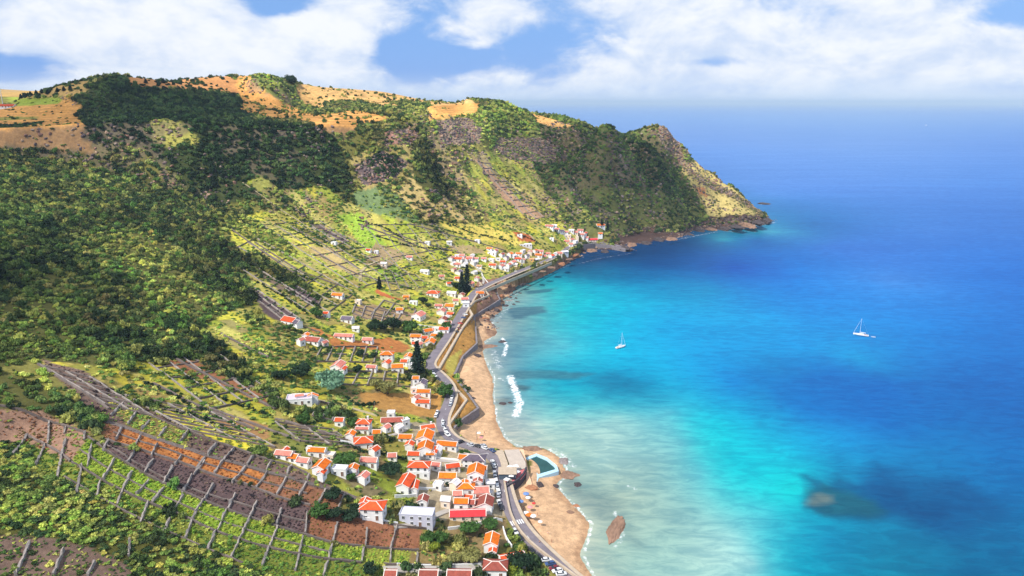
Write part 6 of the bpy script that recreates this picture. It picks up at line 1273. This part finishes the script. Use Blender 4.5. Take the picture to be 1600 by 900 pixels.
SKIN = mat('skin', srgb(206, 150, 120), .6); CLOTH = {k: mat('cloth_' + k, c, .9) for k, c in (('red', srgb(196, 50, 50)), ('navy', srgb(40, 50, 90)), ('black', (.03, .03, .03)), ('white', (.75, .75, .75)))}
def person(u, v, col, label):
    p = on(u, v); o = tag(empty('person', p, random.uniform(0, 6)), label, 'person', 'people on the beach')
    bm = bmesh.new(); J = [(0,0,.95,.13),(0,0,1.2,.14),(0,0,1.42,.15),(0,0,1.52,.06),(0,0,1.66,.105),(0,.1,.92,.09),(.02,.11,.5,.065),(0,.11,.07,.045),(.13,.12,.03,.04),(0,-.1,.92,.09),(.1,-.11,.5,.065),(.02,-.11,.07,.045),(.15,-.12,.03,.04),(0,.2,1.4,.06),(.03,.26,1.13,.045),(.1,.25,.88,.035),(0,-.2,1.4,.06),(.03,-.26,1.13,.045),(.12,-.24,.9,.035)]
    E = [(0,1),(1,2),(2,3),(3,4),(0,5),(5,6),(6,7),(7,8),(0,9),(9,10),(10,11),(11,12),(2,13),(13,14),(14,15),(2,16),(16,17),(17,18)]
    me = bpy.data.meshes.new('body'); me.from_pydata([q[:3] for q in J], E, []); b = bpy.data.objects.new('body', me); COL.objects.link(b); b.parent = o
    md = b.modifiers.new('skin', 'SKIN'); 
    for i, q in enumerate(J): me.skin_vertices[0].data[i].radius = (q[3], q[3])
    me.skin_vertices[0].data[0].use_root = True; b.modifiers.new('smooth', 'SUBSURF').levels = 1; b.modifiers['smooth'].render_levels = 1; me.materials.append(SKIN)
    MB().tube((0, 0, .78), (0, 0, 1.0), .19, .17, 10).build('shorts', CLOTH[col], o); hm = MB().tube((-.01, 0, 1.68), (-.01, 0, 1.80), .115, .07, 8).build('hair', mat('dark_hair', (.03, .02, .015), .8), o)
for u, v, c, w_ in ((840,806,'red','in red shorts right of the orange parasol'),(818,797,'navy','in navy shorts by the blue parasols'),(856,835,'white','in white shorts alone on the lower sand'),(862,848,'black','in black shorts walking near the water line'),(746,688,'red','in red shorts beside the white parasol on the northern sand'),(757,678,'navy','in navy shorts on the northern sand near the water'),(843,850,'navy','in navy shorts below the beach wall'),(835,786,'black','in black shorts between parasols and water')):
    person(u, v, c, 'person standing ' + w_)

# ---------------------------------------------------------------- the antenna and farm on the left edge, poles
p = on(12, 166); RED_ = mat('red_paint', srgb(190, 60, 50), .6)
house(12, 164, 26, .5, 1, 'g', 'r', 4, 'farm building with red roof on the plateau at the left edge', None, 'w', False, up=3)
a = tag(empty('antenna_mast', on(5, 166)), 'thin antenna mast beside the farm building at the left edge', 'antenna')
hm = 34 / rng_px(on(5, 166))
MB().tube((0, 0, -1), (0, 0, hm), .5, .25, 6).build('mast', ALU, a); MB().tube((-1.6, 0, hm * .7), (1.6, 0, hm * .7), .15, .15, 6).build('cross_arm', ALU, a)
for i, (u, v, hp) in enumerate(((94,160,12),(586,645,14),(745,690,10),(612,470,8),(790,300,5))):
    q = on(u, v); h_ = max(6, hp / rng_px(q)); o = tag(empty('utility_pole', q), ['wooden pole on the plateau field', 'pale pole standing in the ploughed brown field', 'lamp pole at the beach end of the street', 'pole beside the brown plots by the orange shed', 'pole on the pale terraced slope'][i], 'pole', 'utility poles')
    MB().tube((0, 0, -1), (0, 0, h_), .14, .09, 8).build('shaft', PALEST if i else BARK, o); MB().box(-.7, .7, -.06, .06, h_ - .6, h_ - .45).build('cross_arm', BARK, o)

# ---------------------------------------------------------------- clouds that stand over the place and shade part of it
def cloud(cx, cy, rx, ry, label, turn=0.0, dens=.008, hgt=950.0):
    """a cumulus whose shadow lies around (cx, cy) on the ground"""
    z = 60.0; k = (hgt - z) / SUN.z; o_ = Vector((cx, cy, z)) + SUN * k
    bm = bmesh.new(); bmesh.ops.create_icosphere(bm, subdivisions=4, radius=1)
    for q in bm.verts:
        c = q.co.copy(); n_ = fbm(np.array([c.x * 3 + cx]), np.array([c.y * 3 + c.z * 2.2]), 1.6, 3, 77)[0]
        q.co = Vector((c.x * rx, c.y * ry, c.z * (120 if c.z > 0 else 60))) * (1 + .55 * n_)
    me = bpy.data.meshes.new('cloud'); bm.to_mesh(me); bm.free()
    m = bpy.data.materials.get('cloud_vapour')
    if m is None:
        m = bpy.data.materials.new('cloud_vapour'); m.use_nodes = True; t = NT(m.node_tree); m.node_tree.nodes.remove(m.node_tree.nodes['Principled BSDF'])
        vs = t.n('ShaderNodeVolumeScatter'); vs.inputs['Color'].default_value = (.97, .98, 1, 1); vs.inputs['Density'].default_value = dens; vs.inputs['Anisotropy'].default_value = .6
        t.l(vs.outputs[0], m.node_tree.nodes['Material Output'].inputs['Volume'])
    me.materials.append(m); o = bpy.data.objects.new('cloud', me); COL.objects.link(o); o.location = o_; o.rotation_euler = (0, 0, R(turn)); return tag(o, label, 'cloud', 'clouds overhead')
cloud(150, 1010, 150, 105, 'white cloud high above the dark headland slope', 15)
cloud(-320, 365, 70, 85, 'unseen white cloud added to shade the near end of the left slope', 35)  # added cloud out of view, set there to darken the left slope
cloud(-400, 900, 190, 170, 'white cloud high above the dark wooded plateau slope', 20)
# ---------------------------------------------------------------- shrubs of the slopes, thinned by the land cover
ko = np.array(KEEP_OUT) if KEEP_OUT else np.zeros((0, 3))
for x0, y0, r0 in ko: ok &= (bx - x0) ** 2 + (by - y0) ** 2 > r0 * r0
bx, by, bz, bu, bv = bx[ok], by[ok], bz[ok], bu[ok], bv[ok]
bk = classify(bx, by, bz)
dens = np.array([L[2] for L in LAND])[bk]; lo = np.array([L[4][0] for L in LAND])[bk]; hi = np.array([L[4][1] for L in LAND])[bk]
patch = .55 + .9 * np.clip(.5 + 1.3 * fbm(bx, by, 26, 4, 200), 0, 1)
sp2 = (st / ((lo + hi) * .62)) ** 2          # fewer where the plants are big
dist = np.hypot(bx, by)
acc = dens * patch * np.clip(sp2, 0, 1.0)
gl_ = bil(GULN, bx, by); acc = acc * np.clip(1.0 - .28 * gl_, .5, 1.4)
acc = np.where(hi < 1.5, dens * 1.0, acc)
take = rng.random(len(bx)) < acc
# extra fine vines on the near plots
def gather(m, bx, by, bz, bk, jit=1.0):
    n = m.sum(); x, y, z, k = bx[m], by[m], bz[m], bk[m]
    r0 = np.array([L[4][0] for L in LAND])[k]; r1 = np.array([L[4][1] for L in LAND])[k]
    s = r0 + (r1 - r0) * rng.random(n) ** 2.2
    nt = np.array([len(L[3]) for L in LAND])[k]; sel = np.floor((rng.random(n) * .5 + .5 * np.clip(.5 + 1.1 * fbm(x, y, 22, 3, 210), 0, .999)) * nt).astype(int)
    tab = np.zeros((len(LAND), 12, 3))
    for i, L in enumerate(LAND):
        for j, c in enumerate(L[3]): tab[i, j] = c
    t_ = tab[k, sel] * (1 + .13 * rng.normal(size=n) + .55 * fbm(x, y, 34, 4, 220))[:, None] * (1 + .06 * rng.normal(size=(n, 3)))
    g_ = bil(GULN, x, y); t_ = t_ * (1 + .5 * g_)[:, None] * np.where(g_ > 0, 1, 1)[:, None]; t_ = t_ + np.clip(g_, 0, 1)[:, None] * np.array([.030, .018, -.004])  # bush tints darker in gullies, paler on spurs, standing in for relief shading
    return x, y, z, s * np.clip(1 - .25 * g_, .6, 1.3), np.clip(t_, .008, .8)
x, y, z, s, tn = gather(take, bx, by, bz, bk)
far = np.clip((np.hypot(x, y) - 500) / 600, 0, 1); s = s * (1 + .15 * far)
nv = (np.array([L[4][1] for L in LAND])[bk[take]] < 1.5) & (y < 420)
def spread(nm, protos, x, y, z, s, tn, m, lb, ct, sink=.12, tall=(.7, 1.15)):
    n = len(x)
    sc = np.stack([s * rng.uniform(.85, 1.25, n), s * rng.uniform(.85, 1.25, n), s * rng.uniform(tall[0], tall[1], n)], 1)
    rt = np.stack([rng.normal(size=n) * .15, rng.normal(size=n) * .15, rng.uniform(0, 6.28, n)], 1)
    return scatter(nm, protos, np.stack([x, y, z - sink * s], 1), sc, rt, tn, rng.integers(0, len(protos), n), m, lb, ct)
big = ~nv & (np.array([L[4][1] for L in LAND])[bk[take]] >= 2.3); low = ~nv & ~big
spread('scrub', PROTOS, x[big], y[big], z[big], s[big], tn[big], LEAFM, 'dense green scrub covering the slopes and cliffs', 'scrub', .15, (1.0, 1.9))
spread('terrace_bushes', PROTOS, x[low], y[low], z[low], s[low], tn[low], LEAFM, 'scattered low bushes on the sunny terraces', 'bushes', .15, (.7, 1.15))
spread('weeds', PROTOS_SMALL, x[nv], y[nv], z[nv], s[nv], tn[nv], LEAFM, 'weeds and bushes on the lower plots and gardens', 'weeds')
# vines in rows on the near walled plots
gx_, gy_ = np.meshgrid(np.arange(-150, 150, 1.25), np.arange(-100, 100, .95), indexing='ij'); gx_ = gx_ + rng.normal(size=gx_.shape) * .12; gy_ = gy_ + rng.normal(size=gx_.shape) * .22
ca_, sa_ = math.cos(R(-4)), math.sin(R(-4)); vx = (-110 + gx_ * ca_ - gy_ * sa_).ravel(); vy = (235 + gx_ * sa_ + gy_ * ca_).ravel(); vz = H(vx, vy); vk = classify(vx, vy, vz)
names = [L[3] for L in LAND]
vd = np.array([.80 if q is T_LIME else .62 if (q is T_RUST or q is T_PURP) else .5 if q is T_UMB else .45 if (L[0][0] == (40, 690)) else .38 if L[0][0] in ((-60, 640), (-60, 840), (60, 560), (170, 628)) else 0 for q, L in zip(names, LAND)])[vk] * (.6 + .6 * np.clip(.5 + fbm(vx, vy, 9, 3, 230), 0, 1))
vok = (rng.random(len(vx)) < vd) & (vz > 5)
for x0, y0, r0 in ko: vok &= (vx - x0) ** 2 + (vy - y0) ** 2 > r0 * r0
x2, y2, z2, s2, t2 = gather(vok, vx, vy, vz, vk); spread('vines', PROTOS_SMALL, x2, y2, z2, np.clip(s2 * .62, .3, .62), t2, LEAFM, 'low vines in rows on the walled plots', 'vines', .2)
# outcrops of weathered rock on the crags
RP = []
for sd in range(4):
    me_ = rock_mesh(40 + sd, 2); RP.append(([tuple(q.co) for q in me_.vertices], [tuple(q.vertices) for q in me_.polygons]))
crag = np.array([L[1] in (ROCKC, srgb(150, 112, 100), srgb(104, 88, 88), srgb(140, 122, 90)) for L in LAND])[bk]
sl_ = np.hypot(H(bx + 3, by) - H(bx - 3, by), H(bx, by + 3) - H(bx, by - 3)) / 6
rm = (crag & (rng.random(len(bx)) < .5)) | ((sl_ > .75) & (bz > 50) & (rng.random(len(bx)) < .16) & (fbm(bx, by, 30, 3, 240) > .05)) | ((bx > 100) & (bz < 13) & (rng.random(len(bx)) < .35)) | ((bx > 40) & (bz > 20) & (sl_ > .55) & (rng.random(len(bx)) < .16) & (fbm(bx, by, 40, 3, 260) > -.05))
nr = rm.sum(); pal_ = np.array([srgb(150, 132, 122), srgb(122, 104, 100), srgb(96, 82, 84), srgb(170, 142, 118), srgb(140, 104, 88)])
dk = np.where((bx[rm] > 100) & (bz[rm] < 13), .6, 1)[:, None]
CRAGM = bpy.data.materials.new('weathered_rock'); CRAGM.use_nodes = True; t = NT(CRAGM.node_tree); p = CRAGM.node_tree.nodes['Principled BSDF']
a = t.n('ShaderNodeAttribute'); a.attribute_type = 'INSTANCER'; a.attribute_name = 'tint'; g = t.n('ShaderNodeNewGeometry')
t.l(t.mix(1.0, a.outputs['Color'], t.mix(t.ramp(t.noise(g.outputs['Position'], .8, 5, .65), .3, .7), (.55, .54, .54), (1.3, 1.26, 1.2)), 'MULTIPLY'), p.inputs['Base Color']); p.inputs['Roughness'].default_value = .95
ex, ey = np.meshgrid(np.arange(-60, 430, 1.7), np.arange(540, 1160, 1.7), indexing='ij'); ex = (ex + rng.uniform(-.8, .8, ex.shape)).ravel(); ey = (ey + rng.uniform(-.8, .8, ey.shape)).ravel(); ez = H(ex, ey); ec, _ = segdist(ex, ey, coast)
em_ = (ez > -1.2) & (ez < 6) & (ec < 14) & (rng.random(len(ex)) < .42 * np.clip(fbm(ex, ey, 16, 3, 250) * 2 + .6, .05, 1))
for ln, wd in ROADL.values(): em_ &= segdist(ex, ey, ln)[0] > wd / 2 + 3
ne = em_.sum(); es = rng.uniform(.5, 1.9, ne) * np.where(ex[em_] > 95, 1.35, .9); et = pal_[rng.integers(0, 5, ne)] * rng.uniform(.4, .95, ne)[:, None]
spread('shore_stones', RP, ex[em_], ey[em_], ez[em_], es, et, CRAGM, 'loose dark stones and boulders along the northern shore', 'rocks', .3)
spread('crag_rocks', RP, bx[rm], by[rm], bz[rm], rng.uniform(.9, 2.6, nr), pal_[rng.integers(0, 5, nr)] * dk, CRAGM, 'weathered rock outcrops on the crags and headland', 'rocks', .35)
print('shrubs', len(x), int(nv.sum()), len(x2), nr)
# ---------------------------------------------------------------- the sea air
hb = MB().box(-95000, 95000, -95000, 95000, -16, 300); hz_o = hb.build('haze'); tag(hz_o, 'thin bluish sea haze over the bay', 'haze', kind='stuff')
m = bpy.data.materials.new('sea_haze'); m.use_nodes = True; m.node_tree.nodes.remove(m.node_tree.nodes['Principled BSDF']); t = NT(m.node_tree)
pv = t.n('ShaderNodeVolumePrincipled'); pv.inputs['Color'].default_value = (.62, .80, 1.0, 1); pv.inputs['Density'].default_value = 5.0e-5; pv.inputs['Anisotropy'].default_value = -.15
t.l(pv.outputs[0], m.node_tree.nodes['Material Output'].inputs['Volume']); hz_o.data.materials.append(m)
